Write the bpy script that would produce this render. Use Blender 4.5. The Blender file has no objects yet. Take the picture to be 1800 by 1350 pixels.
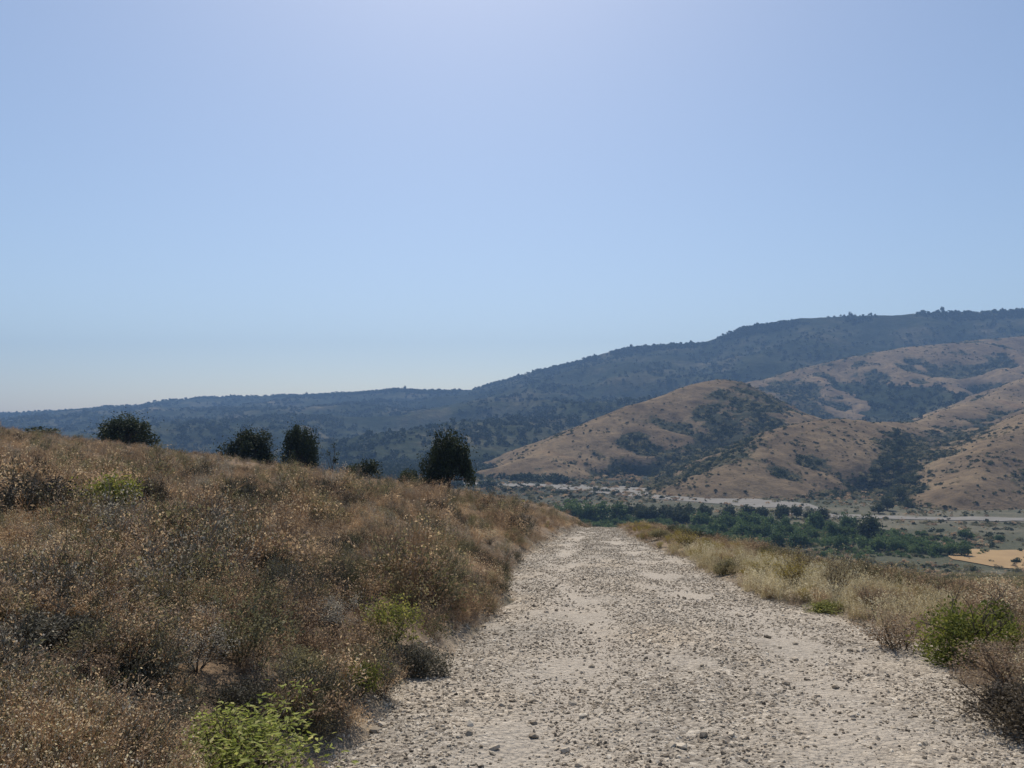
import bpy, math, random
import numpy as np
from mathutils import Vector, Matrix

S = bpy.context.scene
COL = S.collection
R = math.radians

# ------------------------------------------------------------------ camera
cam_data = bpy.data.cameras.new('camera')
cam = bpy.data.objects.new('camera', cam_data)
COL.objects.link(cam)
cam.location = (0, 0, 1.6)
cam.rotation_euler = (R(90 + 2.66), 0, 0)
cam_data.sensor_width = 36
cam_data.lens = 28
cam_data.clip_start = 0.05
cam_data.clip_end = 30000
S.camera = cam

# ------------------------------------------------------------------ sky and sun
SUN_EL, SUN_AZ = 52.0, -4.0          # azimuth clockwise from +Y (the way the camera looks)
w = bpy.data.worlds.new('World')
S.world = w
w.use_nodes = True
nt = w.node_tree
bg = nt.nodes['Background']
sky = nt.nodes.new('ShaderNodeTexSky')
sky.sky_type = 'NISHITA'
sky.sun_disc = False
sky.sun_elevation = R(SUN_EL)
sky.sun_rotation = R(SUN_AZ)
sky.altitude = 300
sky.air_density = 1.0
sky.dust_density = 1.15
sky.ozone_density = 1.7
nt.links.new(sky.outputs[0], bg.inputs[0])
bg.inputs[1].default_value = 0.12

sun_data = bpy.data.lights.new('sun', 'SUN')
sun_data.energy = 4.8
sun_data.angle = R(0.53)
sun_data.color = (1.0, 0.94, 0.84)
sun = bpy.data.objects.new('sun', sun_data)
COL.objects.link(sun)
d_sun = Vector((math.sin(R(SUN_AZ)) * math.cos(R(SUN_EL)), math.cos(R(SUN_AZ)) * math.cos(R(SUN_EL)), math.sin(R(SUN_EL))))
sun.rotation_euler = d_sun.to_track_quat('Z', 'Y').to_euler()
sun.location = (0, 0, 60)

S.render.engine = 'CYCLES'
S.view_settings.view_transform = 'Standard'
S.view_settings.look = 'None'
S.view_settings.exposure = 0.0
S.view_settings.gamma = 1.0
S.view_settings.use_curve_mapping = False
S.cycles.max_bounces = 6
S.cycles.diffuse_bounces = 2
S.cycles.glossy_bounces = 1
S.cycles.transmission_bounces = 3
S.cycles.volume_bounces = 0
S.cycles.use_denoising = True
S.render.film_transparent = False
# ------------------------------------------------------------------ the lie of the land
FLOOR = -50.0
_rs = np.random.RandomState(7)
_perm = _rs.permutation(256).astype(np.int64)
_perm = np.concatenate([_perm, _perm])
_val = _rs.uniform(-1, 1, 512)

def vnoise(x, y, seed=0):
    """smooth 2-d value noise in -1..1"""
    x = np.asarray(x, float) + seed * 17.31
    y = np.asarray(y, float) - seed * 9.77
    xi = np.floor(x).astype(np.int64); yi = np.floor(y).astype(np.int64)
    fx = x - xi; fy = y - yi
    fx = fx * fx * fx * (fx * (fx * 6 - 15) + 10); fy = fy * fy * fy * (fy * (fy * 6 - 15) + 10)
    def h(i, j): return _val[_perm[(_perm[i & 255] + j) & 255]]
    a = h(xi, yi); b = h(xi + 1, yi); c = h(xi, yi + 1); d = h(xi + 1, yi + 1)
    return (a + (b - a) * fx) + ((c + (d - c) * fx) - (a + (b - a) * fx)) * fy

def fbm(x, y, octv=4, seed=0, gain=0.5):
    s = 0.0; a = 1.0; t = 0.0
    for i in range(octv):
        k = 2.03 ** i
        s = s + a * vnoise(np.asarray(x) * k, np.asarray(y) * k, seed + i * 3); t += a; a *= gain
    return s / t

def table(pts, win=2.5, lo=-80.0, hi=420.0):
    g = np.arange(lo, hi, 0.25)
    v = np.interp(g, [p[0] for p in pts], [p[1] for p in pts])
    n = int(win / 0.25) * 2 + 1
    k = np.hanning(n + 2)[1:-1]; k /= k.sum()
    vp = np.pad(v, n, mode='edge')
    v = np.convolve(vp, k, 'same')[n:-n]
    return lambda y: np.interp(y, g, v)

PATH_Z = table([(-80, 6), (-20, 1.3), (0, 0), (5, -.2), (10, -.68), (17, -1.33), (30, -2.55), (43, -4.1), (50, -5.3), (60, -7.6), (80, -13.2), (100, -18.4), (200, -37.0), (262, -49.2), (272, FLOOR)])
HILL_Z = table([(-80, 6), (-20, 1.3), (0, 0), (5, -.2), (10, -.68), (17, -1.33), (30, -2.55), (43, -3.9), (58, -5.6), (66, -7.0), (80, -11.5), (100, -18.4), (200, -37.0), (262, -49.2), (272, FLOOR)], 4)
SLOPE_Z = table([(-80, 5), (-20, .8), (0, 0), (10, -1.2), (15, -2.3), (30, -5.45), (60, -11.4), (100, -19.2), (200, -37.6), (262, -49.2), (272, FLOOR)], 5)
EDGE_L = table([(-80, -3), (0, -1.25), (3.8, -1.0), (5, -.86), (6, -.68), (8, -.33), (10, -.09), (13, .03), (17, .2), (22, .85), (30, 2.1), (43, 3.5), (50, 5.0), (60, 8), (80, 15)], .8)
EDGE_R = table([(-80, 1), (0, 2.1), (3.8, 2.75), (5, 3.12), (6, 3.36), (8, 3.85), (9, 3.65), (10, 3.3), (13, 3.4), (17, 3.64), (22, 3.7), (30, 4.1), (43, 5.6), (50, 7.4), (60, 10.6), (80, 18)], .8)
HILL_K = table([(-80, .12), (0, .125), (20, .125), (43, .134), (60, .143), (75, .146), (110, .06), (200, 0), (400, 0)], 4)

def smooth(a, b, x):
    t = np.clip((x - a) / (b - a), 0, 1)
    return t * t * (3 - 2 * t)

def edges(y):
    return EDGE_L(y) + .10 * vnoise(y * 1.3, 0 * y, 5) + .05 * vnoise(y * 4, 0 * y, 6), EDGE_R(y) + .13 * vnoise(y * 1.1, 0 * y, 8) + .06 * vnoise(y * 3.7, 0 * y, 9)

def H(x, y):
    """height of the ground (without the path's own surface)"""
    x = np.asarray(x, float); y = np.asarray(y, float)
    xl, xr = edges(y)
    p = PATH_Z(y)
    e = np.maximum(0, xl - x); f = np.maximum(0, x - xr)
    near = 1 - smooth(90, 160, y)
    # uphill side
    lumps = (.16 * fbm(x / 2.6, y / 2.6, 3, 11) + .35 * vnoise(x / 11, y / 11, 14)) * smooth(0, 3, e)
    lumps = lumps + .05 * vnoise(x / .5, y / .5, 21) * smooth(0, .8, e)
    bank = .34 * (1 - np.exp(-e / .55)) * near + HILL_K(y) * np.minimum(e, 60 + 0 * e) + .02 * np.maximum(e - 60, 0) * near
    zl = p + (HILL_Z(y) - p) * smooth(0, 6, e) + bank + lumps * near
    # downhill side
    verge = .13 * smooth(0, .5, f) * (1 - smooth(1.2, 3.5, f)) * near
    zr = p + (SLOPE_Z(y) - p) * smooth(.9, 7, f) + verge
    zr = zr + near * (.06 * vnoise(x / .6, y / .6, 31) * smooth(.1, .8, f) + .35 * fbm(x / 9, y / 9, 3, 33) * smooth(2, 12, f))
    zr = zr + .9 * fbm(x / 45, y / 45, 3, 35) * smooth(25, 60, y) * (1 - smooth(200, 280, y)) * smooth(5, 30, f)
    z = np.where(e > 0, zl, np.where(f > 0, zr, p))
    inside = np.minimum(x - xl, xr - x)
    z = z - .09 * smooth(-.02, .25, inside)
    return np.maximum(z, FLOOR)

def path_z(x, y):
    xl, xr = edges(y)
    w_ = np.clip((x - xl) / (xr - xl), 0, 1)
    rut = -.035 * np.exp(-((w_ - .27 - .05 * vnoise(y * .3, 0 * y, 40)) / .085) ** 2) - .03 * np.exp(-((w_ - .72 - .05 * vnoise(y * .27, 0 * y, 41)) / .08) ** 2)
    # rain-washed rills that wander down the track
    rill = 0
    for k, (c0, am) in enumerate(((.45, .02), (.58, .026), (.36, .016))):
        c = c0 + .13 * vnoise(y * .22, 0 * y, 50 + k) + .05 * vnoise(y * .9, 0 * y, 55 + k)
        rill = rill - am * np.exp(-((w_ - c) / .018) ** 2) * smooth(-.1, .4, vnoise(y * .35, 0 * y, 60 + k))
    return PATH_Z(y) + .03 * w_ * (1 - w_) * 4 + rut + rill + .02 * fbm(x / .7, y / .7, 3, 43) + .006 * fbm(x / .19, y / .19, 2, 45)

# ------------------------------------------------------------------ mesh and material helpers
def mesh_np(name, V, quads=None, tris=None, mat=None, attrs=None, shade=False, cols=None):
    me = bpy.data.meshes.new(name)
    V = np.asarray(V, np.float32)
    q = np.zeros((0, 4), np.int32) if quads is None else np.asarray(quads, np.int32)
    t = np.zeros((0, 3), np.int32) if tris is None else np.asarray(tris, np.int32)
    me.vertices.add(len(V)); me.vertices.foreach_set('co', V.ravel())
    loops = np.concatenate([q.ravel(), t.ravel()])
    me.loops.add(len(loops)); me.loops.foreach_set('vertex_index', loops)
    n = len(q) + len(t)
    st = np.concatenate([np.arange(len(q)) * 4, len(q) * 4 + np.arange(len(t)) * 3]).astype(np.int32)
    me.polygons.add(n); me.polygons.foreach_set('loop_start', st)
    me.update(calc_edges=True)
    me.polygons.foreach_set('use_smooth', np.full(n, bool(shade)))
    for k, v in (attrs or {}).items():
        a = me.attributes.new(k, 'FLOAT', 'POINT'); a.data.foreach_set('value', np.asarray(v, np.float32).ravel())
    for k, v in (cols or {}).items():
        a = me.attributes.new(k, 'FLOAT_COLOR', 'POINT')
        c = np.ones((len(V), 4), np.float32); c[:, :3] = v; a.data.foreach_set('color', c.ravel())
    if mat: me.materials.append(mat)
    me.validate()
    return me

def link(name, data, parent=None, **props):
    o = bpy.data.objects.new(name, data)
    COL.objects.link(o)
    if parent is not None: o.parent = parent
    for k, v in props.items(): o[k] = v
    return o

def loose(name, data):
    """a pattern for scattering: never linked to the scene itself"""
    return bpy.data.objects.new(name, data)

def grid_mesh(name, X, Y, Z, mat, **kw):
    n, m = X.shape
    i = np.arange(n * m).reshape(n, m)
    q = np.stack([i[:-1, :-1], i[:-1, 1:], i[1:, 1:], i[1:, :-1]], -1).reshape(-1, 4)
    return mesh_np(name, np.stack([X, Y, Z], -1).reshape(-1, 3), q, mat=mat, shade=True, **kw)

class NT:
    def __init__(s, name):
        s.m = bpy.data.materials.new(name); s.m.use_nodes = True
        s.t = s.m.node_tree; s.t.nodes.clear()
        s.out = s.t.nodes.new('ShaderNodeOutputMaterial')
    def n(s, typ, ins=None, **props):
        nd = s.t.nodes.new('ShaderNode' + typ)
        for k, v in props.items(): setattr(nd, k, v)
        for k, v in (ins or {}).items():
            sock = nd.inputs[k]
            if isinstance(v, bpy.types.NodeSocket): s.t.links.new(v, sock)
            else: sock.default_value = v
        return nd
    def math(s, op, a, b=0.0, clamp=False):
        nd = s.n('Math', {0: a, 1: b}, operation=op, use_clamp=clamp); return nd.outputs[0]
    def ramp(s, fac, stops, interp='LINEAR'):
        nd = s.n('ValToRGB', {0: fac}); cr = nd.color_ramp; cr.interpolation = interp
        while len(cr.elements) < len(stops): cr.elements.new(0.5)
        for e, (p, c) in zip(cr.elements, stops):
            e.position = p; e.color = (*c, 1) if len(c) == 3 else c
        return nd.outputs[0]
    def mix(s, fac, a, b, blend='MIX'):
        nd = s.n('Mix', data_type='RGBA', blend_type=blend)
        for k, v in ((0, fac), (6, a), (7, b)):
            if isinstance(v, bpy.types.NodeSocket): s.t.links.new(v, nd.inputs[k])
            else: nd.inputs[k].default_value = (*v, 1) if isinstance(v, tuple) and len(v) == 3 else v
        return nd.outputs[2]
    def noise(s, vec, scale, detail=4, rough=.55, dist=0.0):
        return s.n('TexNoise', {'Vector': vec, 'Scale': scale, 'Detail': detail, 'Roughness': rough, 'Distortion': dist}).outputs[0]
    def done(s, shader):
        s.t.links.new(shader, s.out.inputs[0]); return s.m

def leaf_mat(name, stops, trans=.35, inst=False, rough=.7, gloss=.15):
    """foliage: colour from per-leaf, per-plant (and per-patch) variation, with light passing through"""
    k = NT(name)
    tint = k.n('Attribute', attribute_name='tint').outputs['Fac']
    rnd = k.n('ObjectInfo').outputs['Random']
    if inst:
        pt = k.n('Attribute', attribute_name='patch', attribute_type='INSTANCER').outputs['Fac']
        f = k.math('ADD', k.math('MULTIPLY', tint, .36), k.math('ADD', k.math('MULTIPLY', rnd, .24), k.math('MULTIPLY', pt, .40)))
    else:
        f = k.math('ADD', k.math('MULTIPLY', tint, .7), k.math('MULTIPLY', rnd, .3))
    c = k.ramp(f, stops)
    p = k.n('BsdfPrincipled', {'Base Color': c, 'Roughness': rough, 'Specular IOR Level': gloss})
    tl = k.n('BsdfTranslucent', {'Color': k.mix(.35, c, k.mix(1.0, c, (1.0, .95, .55), 'MULTIPLY'))})
    return k.done(k.n('MixShader', {0: trans, 1: p.outputs[0], 2: tl.outputs[0]}).outputs[0])

def plain_mat(name, c1, c2, scale=6.0, rough=.9, bump=.3):
    k = NT(name)
    g = k.n('TexCoord').outputs['Object']
    n1 = k.noise(g, scale, 6)
    c = k.mix(n1, c1, c2)
    b = k.n('Bump', {'Height': k.noise(g, scale * 3, 4), 'Strength': bump, 'Distance': .05})
    p = k.n('BsdfPrincipled', {'Base Color': c, 'Roughness': rough, 'Specular IOR Level': .2, 'Normal': b.outputs[0]})
    return k.done(p.outputs[0])

def scatter(name, protos, P, scale, yaw, patch, idx=None, tilt=.12, rs=None, lift=0.0, parent=None, squash=None):
    """one object that repeats the pattern meshes over many points (mass vegetation, gravel)"""
    rs = rs or np.random.RandomState(1)
    n = len(P)
    if idx is None: idx = rs.randint(0, len(protos), n)
    me = bpy.data.meshes.new(name)
    me.vertices.add(n)
    P = np.asarray(P, np.float32).copy(); P[:, 2] += lift
    me.vertices.foreach_set('co', P.ravel())
    a = me.attributes.new('turn', 'FLOAT_VECTOR', 'POINT')
    rot = np.stack([rs.normal(0, tilt, n), rs.normal(0, tilt, n), yaw], -1).astype(np.float32); a.data.foreach_set('vector', rot.ravel())
    a = me.attributes.new('size', 'FLOAT_VECTOR', 'POINT')
    sc = np.stack([scale, scale, scale * (1 if squash is None else squash)], -1).astype(np.float32); a.data.foreach_set('vector', sc.ravel())
    a = me.attributes.new('patch', 'FLOAT', 'POINT'); a.data.foreach_set('value', np.asarray(patch, np.float32))
    a = me.attributes.new('pick', 'INT', 'POINT'); a.data.foreach_set('value', np.asarray(idx, np.int32))
    o = link(name, me, parent, kind='stuff')
    ng = bpy.data.node_groups.new(name + '_scatter', 'GeometryNodeTree')
    ng.interface.new_socket('Geometry', in_out='INPUT', socket_type='NodeSocketGeometry')
    ng.interface.new_socket('Geometry', in_out='OUTPUT', socket_type='NodeSocketGeometry')
    N = ng.nodes.new; L = ng.links.new
    gi = N('NodeGroupInput'); go = N('NodeGroupOutput'); j = N('GeometryNodeJoinGeometry')
    m2p = N('GeometryNodeMeshToPoints'); L(gi.outputs[0], m2p.inputs['Mesh'])
    def attr(nm, dt):
        x = N('GeometryNodeInputNamedAttribute'); x.data_type = dt; x.inputs[0].default_value = nm; return x.outputs[0]
    tv, sv, pk = attr('turn', 'FLOAT_VECTOR'), attr('size', 'FLOAT_VECTOR'), attr('pick', 'INT')
    e2r = N('FunctionNodeEulerToRotation'); L(tv, e2r.inputs[0])
    for i, p in enumerate(protos):
        oi = N('GeometryNodeObjectInfo'); oi.inputs['Object'].default_value = p
        iop = N('GeometryNodeInstanceOnPoints')
        cmp_ = N('FunctionNodeCompare'); cmp_.data_type = 'INT'; cmp_.operation = 'EQUAL'
        L(pk, cmp_.inputs[2]); cmp_.inputs[3].default_value = i
        L(m2p.outputs[0], iop.inputs['Points']); L(cmp_.outputs[0], iop.inputs['Selection'])
        L(oi.outputs['Geometry'], iop.inputs['Instance']); L(e2r.outputs[0], iop.inputs['Rotation']); L(sv, iop.inputs['Scale'])
        L(iop.outputs[0], j.inputs[0])
    L(j.outputs[0], go.inputs[0])
    md = o.modifiers.new('scatter', 'NODES'); md.node_group = ng
    return o

# ------------------------------------------------------------------ plant building blocks
def unit(v): return v / np.maximum(np.linalg.norm(v, axis=-1, keepdims=True), 1e-9)

def leaves(rs, C, size, aspect=.45, up=.25, out=None, jitter=1.0):
    """one four-cornered, slightly folded leaf at each point of C"""
    n = len(C)
    u = unit(rs.normal(0, 1, (n, 3)) * jitter + np.array([0, 0, up]) + (0 if out is None else out))
    v = unit(np.cross(u, rs.normal(0, 1, (n, 3))))
    nn = np.cross(u, v)
    L = (size * rs.uniform(.6, 1.3, n))[:, None]
    Wd = L * aspect
    a = C - u * L * .5; b = C + v * Wd * .5 + nn * L * .08; c = C + u * L * .5; d = C - v * Wd * .5 + nn * L * .08
    V = np.stack([a, b, c, d], 1).reshape(-1, 3)
    F = np.arange(n * 4).reshape(-1, 4)
    t = np.repeat(rs.uniform(0, 1, n), 4)
    return V, F, t

def blades(rs, base, h, lean, width, az=None):
    n = len(base)
    az = rs.uniform(0, 2 * np.pi, n) if az is None else az
    dr = np.stack([np.cos(az), np.sin(az), 0 * az], -1)
    fa = az + np.pi / 2 + rs.normal(0, .5, n)
    sd = np.stack([np.cos(fa), np.sin(fa), 0 * fa], -1)
    rows = []
    for tt, wf in ((0, 1), (.4, .8), (.75, .5), (1, .08)):
        c = base + dr * (lean * h * tt ** 1.8)[:, None] + np.array([0, 0, 1.0]) * (h * tt * (1 - .35 * np.minimum(lean, 1.2) * tt))[:, None]
        wv = sd * (width * wf * .5)[:, None] if isinstance(width, np.ndarray) else sd * width * wf * .5
        rows += [c - wv, c + wv]
    V = np.stack(rows, 1).reshape(-1, 3)
    i = np.arange(n)[:, None] * 8
    F = np.concatenate([i + np.array([[0, 1, 3, 2]]), i + np.array([[2, 3, 5, 4]]), i + np.array([[4, 5, 7, 6]])])
    t = np.repeat(rs.uniform(0, 1, n), 8)
    return V, F, t, rows[6] * .5 + rows[7] * .5

def rods(A, B, ra, rb, sides=3):
    """tapered sticks from A to B"""
    A = np.asarray(A, float); B = np.asarray(B, float); n = len(A)
    ax = unit(B - A)
    ref = np.where(np.abs(ax[:, 2:3]) > .9, np.array([[1., 0, 0]]), np.array([[0., 0, 1]]))
    u = unit(np.cross(ax, ref)); v = np.cross(ax, u)
    ring = []
    for P, r in ((A, ra), (B, rb)):
        r = np.broadcast_to(np.asarray(r, float), (n,))[:, None]
        for k in range(sides):
            a = 2 * math.pi * k / sides
            ring.append(P + (u * math.cos(a) + v * math.sin(a)) * r)
    V = np.stack(ring, 1).reshape(-1, 3)
    i = np.arange(n)[:, None] * (2 * sides)
    F = np.concatenate([i + np.array([[k, (k + 1) % sides, sides + (k + 1) % sides, sides + k]]) for k in range(sides)])
    t = np.repeat(np.random.RandomState(n).uniform(0, 1, n), 2 * sides)
    return V, F, t

def merge(*parts):
    V, F, T, o = [], [], [], 0
    for p in parts:
        V.append(p[0]); F.append(p[1] + o); T.append(p[2]); o += len(p[0])
    return np.concatenate(V), np.concatenate(F), np.concatenate(T)

def branching(rs, n_main, h, spread, levels=3, r0=.006, wob=.35, kids=2.3):
    """stems that fork from the ground up; returns (A, B, ra, rb) of all sticks and the tips"""
    A, B, ra, rb, tips = [], [], [], [], []
    st = []
    for i in range(n_main):
        az = rs.uniform(0, 2 * math.pi); ln = rs.uniform(.25, 1.0) * spread
        d = np.array([math.cos(az) * ln, math.sin(az) * ln, 1.0]); d /= np.linalg.norm(d)
        st.append((np.array([math.cos(az), math.sin(az), 0]) * rs.uniform(0, .02 + h * .03) - np.array([0, 0, .03 * h]), d, h * rs.uniform(.32, .5), r0, 0))
    while st:
        p, d, ln, r, lv = st.pop()
        q = p + d * ln * .5 + rs.normal(0, ln * .05, 3); e = q + unit(d + rs.normal(0, .15, 3)) * ln * .5
        A += [p, q]; B += [q, e]; ra += [r, r * .82]; rb += [r * .82, r * .62]
        if lv >= levels - 1: tips.append(e); continue
        for k in range(int(rs.poisson(kids - 1) + 1)):
            s_ = q if (k > 0 and rs.rand() < .5) else e
            st.append((s_, unit(d + rs.normal(0, wob, 3) + np.array([0, 0, .12])), ln * rs.uniform(.5, .85), r * .6, lv + 1))
    return np.array(A), np.array(B), np.array(ra), np.array(rb), np.array(tips)
# ------------------------------------------------------------------ ground
def stretch(lo, hi, step0, grow, c=0.0):
    out = [0.0]; s = step0
    while out[-1] < hi - c: out.append(out[-1] + s); s = max(step0, grow * out[-1])
    neg = [0.0]; s = step0
    while neg[-1] < c - lo: neg.append(neg[-1] + s); s = max(step0, grow * neg[-1])
    return np.array([-v + c for v in neg[:0:-1]] + [v + c for v in out])

gx = stretch(-4800, 4800, .16, .022, .8)
gy = stretch(-900, 3900, .16, .018, 4.0)
GX, GY = np.meshgrid(gx, gy)
GZ = H(GX, GY)

def ground_mat():
    k = NT('dry_soil')
    g = k.n('NewGeometry').outputs['Position']
    soil = k.n('Attribute', attribute_name='cover').outputs['Color']
    fine = k.noise(g, 9, 8, .7)
    mid = k.noise(g, .55, 6, .62)
    litter = k.noise(g, 46, 5, .75)
    sp = k.n('Separate' + 'XYZ', {0: g}).outputs
    c = k.mix(1.0, soil, k.ramp(fine, [(.25, (.45, .43, .42)), (.5, (.95, .95, .95)), (.75, (1.5, 1.42, 1.3))]), 'MULTIPLY')
    c = k.mix(1.0, c, k.ramp(mid, [(.3, (.62, .66, .62)), (.5, (1, 1, 1)), (.72, (1.35, 1.25, 1.12))]), 'MULTIPLY')
    c = k.mix(1.0, c, k.ramp(litter, [(.35, (.55, .53, .5)), (.5, (1, 1, 1)), (.66, (1.6, 1.5, 1.35))]), 'MULTIPLY')
    hgt = k.math('ADD', k.math('MULTIPLY', fine, .6), k.math('MULTIPLY', litter, .4))
    b = k.n('Bump', {'Height': hgt, 'Strength': .8, 'Distance': .05})
    p = k.n('BsdfPrincipled', {'Base Color': c, 'Roughness': .95, 'Specular IOR Level': .1, 'Normal': b.outputs[0]})
    return k.done(p.outputs[0])

xl_g, xr_g = edges(GY)
cov = np.empty(GX.shape + (3,))
cov[:] = (.185, .135, .092)                                   # brown hillside
right = smooth(.3, 3.0, GX - xr_g)[..., None]
cov = cov * (1 - right) + np.array([.14, .112, .066]) * right
mid_s = (smooth(22, 50, GY) * smooth(4, 14, GX - xr_g))[..., None]
cov = cov * (1 - mid_s) + np.array([.105, .092, .056]) * mid_s
pat = smooth(.0, .5, fbm(GX / 38, GY / 20, 4, 71))[..., None] * mid_s
cov = cov * (1 - pat) + np.array([.15, .12, .072]) * pat
fl = smooth(245, 275, GY)[..., None]
cov = cov * (1 - fl) + np.array([.078, .080, .050]) * fl
pat = (smooth(-.1, .5, fbm(GX / 60, GY / 25, 4, 75))[..., None]) * fl
cov = cov * (1 - pat) + np.array([.14, .128, .092]) * pat
far_ = (smooth(470, 600, GY) * (GX < 300))[..., None]
cov = cov * (1 - far_) + np.array([.036, .042, .030]) * far_
edge_band = smooth(-.7, .05, np.minimum(GX - xl_g, xr_g - GX))[..., None] * smooth(80, 50, GY)[..., None] if False else (np.exp(-np.minimum(np.abs(GX - xl_g), np.abs(GX - xr_g)) / .22) * (GY < 70))[..., None]
cov = cov * (1 - edge_band) + np.array([.30, .255, .20]) * edge_band
M_ground = ground_mat()
ground = link('ground', grid_mesh('ground', GX, GY, GZ, M_ground, cols={'cover': cov.reshape(-1, 3)}), kind='structure')

# ------------------------------------------------------------------ gravel path
def path_mat():
    k = NT('path_gravel')
    g = k.n('NewGeometry').outputs['Position']
    big = k.noise(g, .7, 5, .6)
    mid = k.noise(g, 5, 6, .65)
    vor = k.n('TexVoronoi', {'Vector': g, 'Scale': 27.0, 'Randomness': 1.0})
    vor2 = k.n('TexVoronoi', {'Vector': g, 'Scale': 95.0, 'Randomness': 1.0})
    stone = k.ramp(k.n('Separate' + 'Color', {0: vor.outputs['Color']}).outputs[0], [(0, (0.155, 0.129, 0.105)), (.3, (0.349, 0.298, 0.238)), (.7, (0.472, 0.409, 0.330)), (1, (0.672, 0.597, 0.498))])
    stone2 = k.ramp(k.n('Separate' + 'Color', {0: vor2.outputs['Color']}).outputs[1], [(0, (0.194, 0.160, 0.128)), (.5, (0.428, 0.369, 0.296)), (1, (0.608, 0.539, 0.447))])
    c = k.mix(k.ramp(mid, [(.42, (0, 0, 0)), (.58, (1, 1, 1))]), stone2, stone)
    c = k.mix(1.0, c, k.ramp(big, [(.3, (.78, .80, .82)), (.5, (.98, .98, .97)), (.7, (1.10, 1.05, .97))]), 'MULTIPLY')
    clod = k.noise(g, 7.5, 6, .72, .6)
    c = k.mix(1.0, c, k.ramp(clod, [(.34, (.50, .48, .46)), (.45, (.92, .91, .90)), (.60, (1.04, 1.03, 1.02))]), 'MULTIPLY')
    worn = k.n('Attribute', attribute_name='worn').outputs['Fac']
    dust = k.ramp(k.math('ADD', k.noise(g, 1.6, 7, .7), k.math('MULTIPLY', worn, .22)), [(.50, (0, 0, 0)), (.68, (.75, .75, .75))])
    c = k.mix(dust, c, (.445, .385, .312))
    speck = k.ramp(k.noise(g, 42, 3, .75), [(.36, (1, 1, 1)), (.43, (0, 0, 0))])
    c = k.mix(k.math('MULTIPLY', speck, .75), c, (.075, .062, .048))
    dist = k.math('MULTIPLY', vor.outputs['Distance'], -1.0)
    hgt = k.math('ADD', k.math('MULTIPLY', dist, .7), k.math('MULTIPLY', k.noise(g, 25, 6, .7), 1.0))
    b = k.n('Bump', {'Height': hgt, 'Strength': .9, 'Distance': .03})
    p = k.n('BsdfPrincipled', {'Base Color': c, 'Roughness': .92, 'Specular IOR Level': .2, 'Normal': b.outputs[0]})
    return k.done(p.outputs[0])

py_ = np.concatenate([np.arange(-8, 2, .25), np.arange(2, 9, .035), np.arange(9, 20, .08), np.arange(20, 75, .3)])
pw_ = np.linspace(-.10, 1.10, 130)
PY, PW = np.meshgrid(py_, pw_, indexing='ij')
pl, pr = edges(PY)
PX = pl + (pr - pl) * PW
PZ = path_z(PX, PY) - .10 * smooth(0, .10, np.maximum(-PW, PW - 1))
M_path = path_mat()
worn = np.exp(-((PW - .27 - .05 * vnoise(PY * .3, 0 * PY, 40)) / .10) ** 2) + np.exp(-((PW - .72 - .05 * vnoise(PY * .27, 0 * PY, 41)) / .095) ** 2)
path = link('gravel_path', grid_mesh('gravel_path', PX, PY, PZ, M_path, attrs={'worn': worn}), kind='structure')

def rock(rs, flat=.62):
    p = (1 + 5 ** .5) / 2
    V = np.array([(-1, p, 0), (1, p, 0), (-1, -p, 0), (1, -p, 0), (0, -1, p), (0, 1, p), (0, -1, -p), (0, 1, -p), (p, 0, -1), (p, 0, 1), (-p, 0, -1), (-p, 0, 1)], float)
    T = np.array([(0, 11, 5), (0, 5, 1), (0, 1, 7), (0, 7, 10), (0, 10, 11), (1, 5, 9), (5, 11, 4), (11, 10, 2), (10, 7, 6), (7, 1, 8), (3, 9, 4), (3, 4, 2), (3, 2, 6), (3, 6, 8), (3, 8, 9), (4, 9, 5), (2, 4, 11), (6, 2, 10), (8, 6, 7), (9, 8, 1)])
    V = unit(V) * rs.uniform(.72, 1.2, (12, 1)) + rs.normal(0, .07, (12, 3))
    V *= np.array([rs.uniform(.85, 1.3), rs.uniform(.7, 1.05), flat * rs.uniform(.7, 1.15)])
    return V * .5, T

def stone_mat(name, inst):
    k = NT(name)
    rnd = k.n('ObjectInfo').outputs['Random']
    c = k.ramp(rnd, [(0, (0.111, 0.091, 0.070)), (.15, (0.265, 0.219, 0.167)), (.55, (0.397, 0.337, 0.258)), (.85, (0.508, 0.438, 0.347)), (1, (0.684, 0.609, 0.496))])
    g = k.n('TexCoord').outputs['Object']
    nz = k.noise(g, 3.0 if inst else 30., 5, .7)
    c = k.mix(1.0, c, k.ramp(nz, [(.3, (.75, .73, .7)), (.7, (1.15, 1.13, 1.1))]), 'MULTIPLY')
    p = k.n('BsdfPrincipled', {'Base Color': c, 'Roughness': .9, 'Specular IOR Level': .2})
    return k.done(p.outputs[0])
M_stone = stone_mat('loose_stone', False)
M_pebble = stone_mat('pebble', True)

rs = np.random.RandomState(3)
rocks = []
for i in range(7):
    V, T = rock(rs)
    rocks.append((mesh_np('stone', V, tris=T, mat=M_stone), loose('pebble', mesh_np('pebble', V, tris=T, mat=M_pebble))))

def path_points(n, d0, d1, rs, power=1.0, spill=.0):
    y = d0 * (d1 / d0) ** (rs.rand(n) ** power)
    l, r = edges(y)
    q = rs.rand(n)
    x = l - spill + (r - l + 2 * spill) * q
    ins = np.minimum(x - l, r - x)
    z = np.where(ins > .0, path_z(x, y), np.maximum(H(x, y), 0 * x - 99))
    z = np.maximum(z, H(x, y))
    return np.stack([x, y, z], -1)

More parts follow.
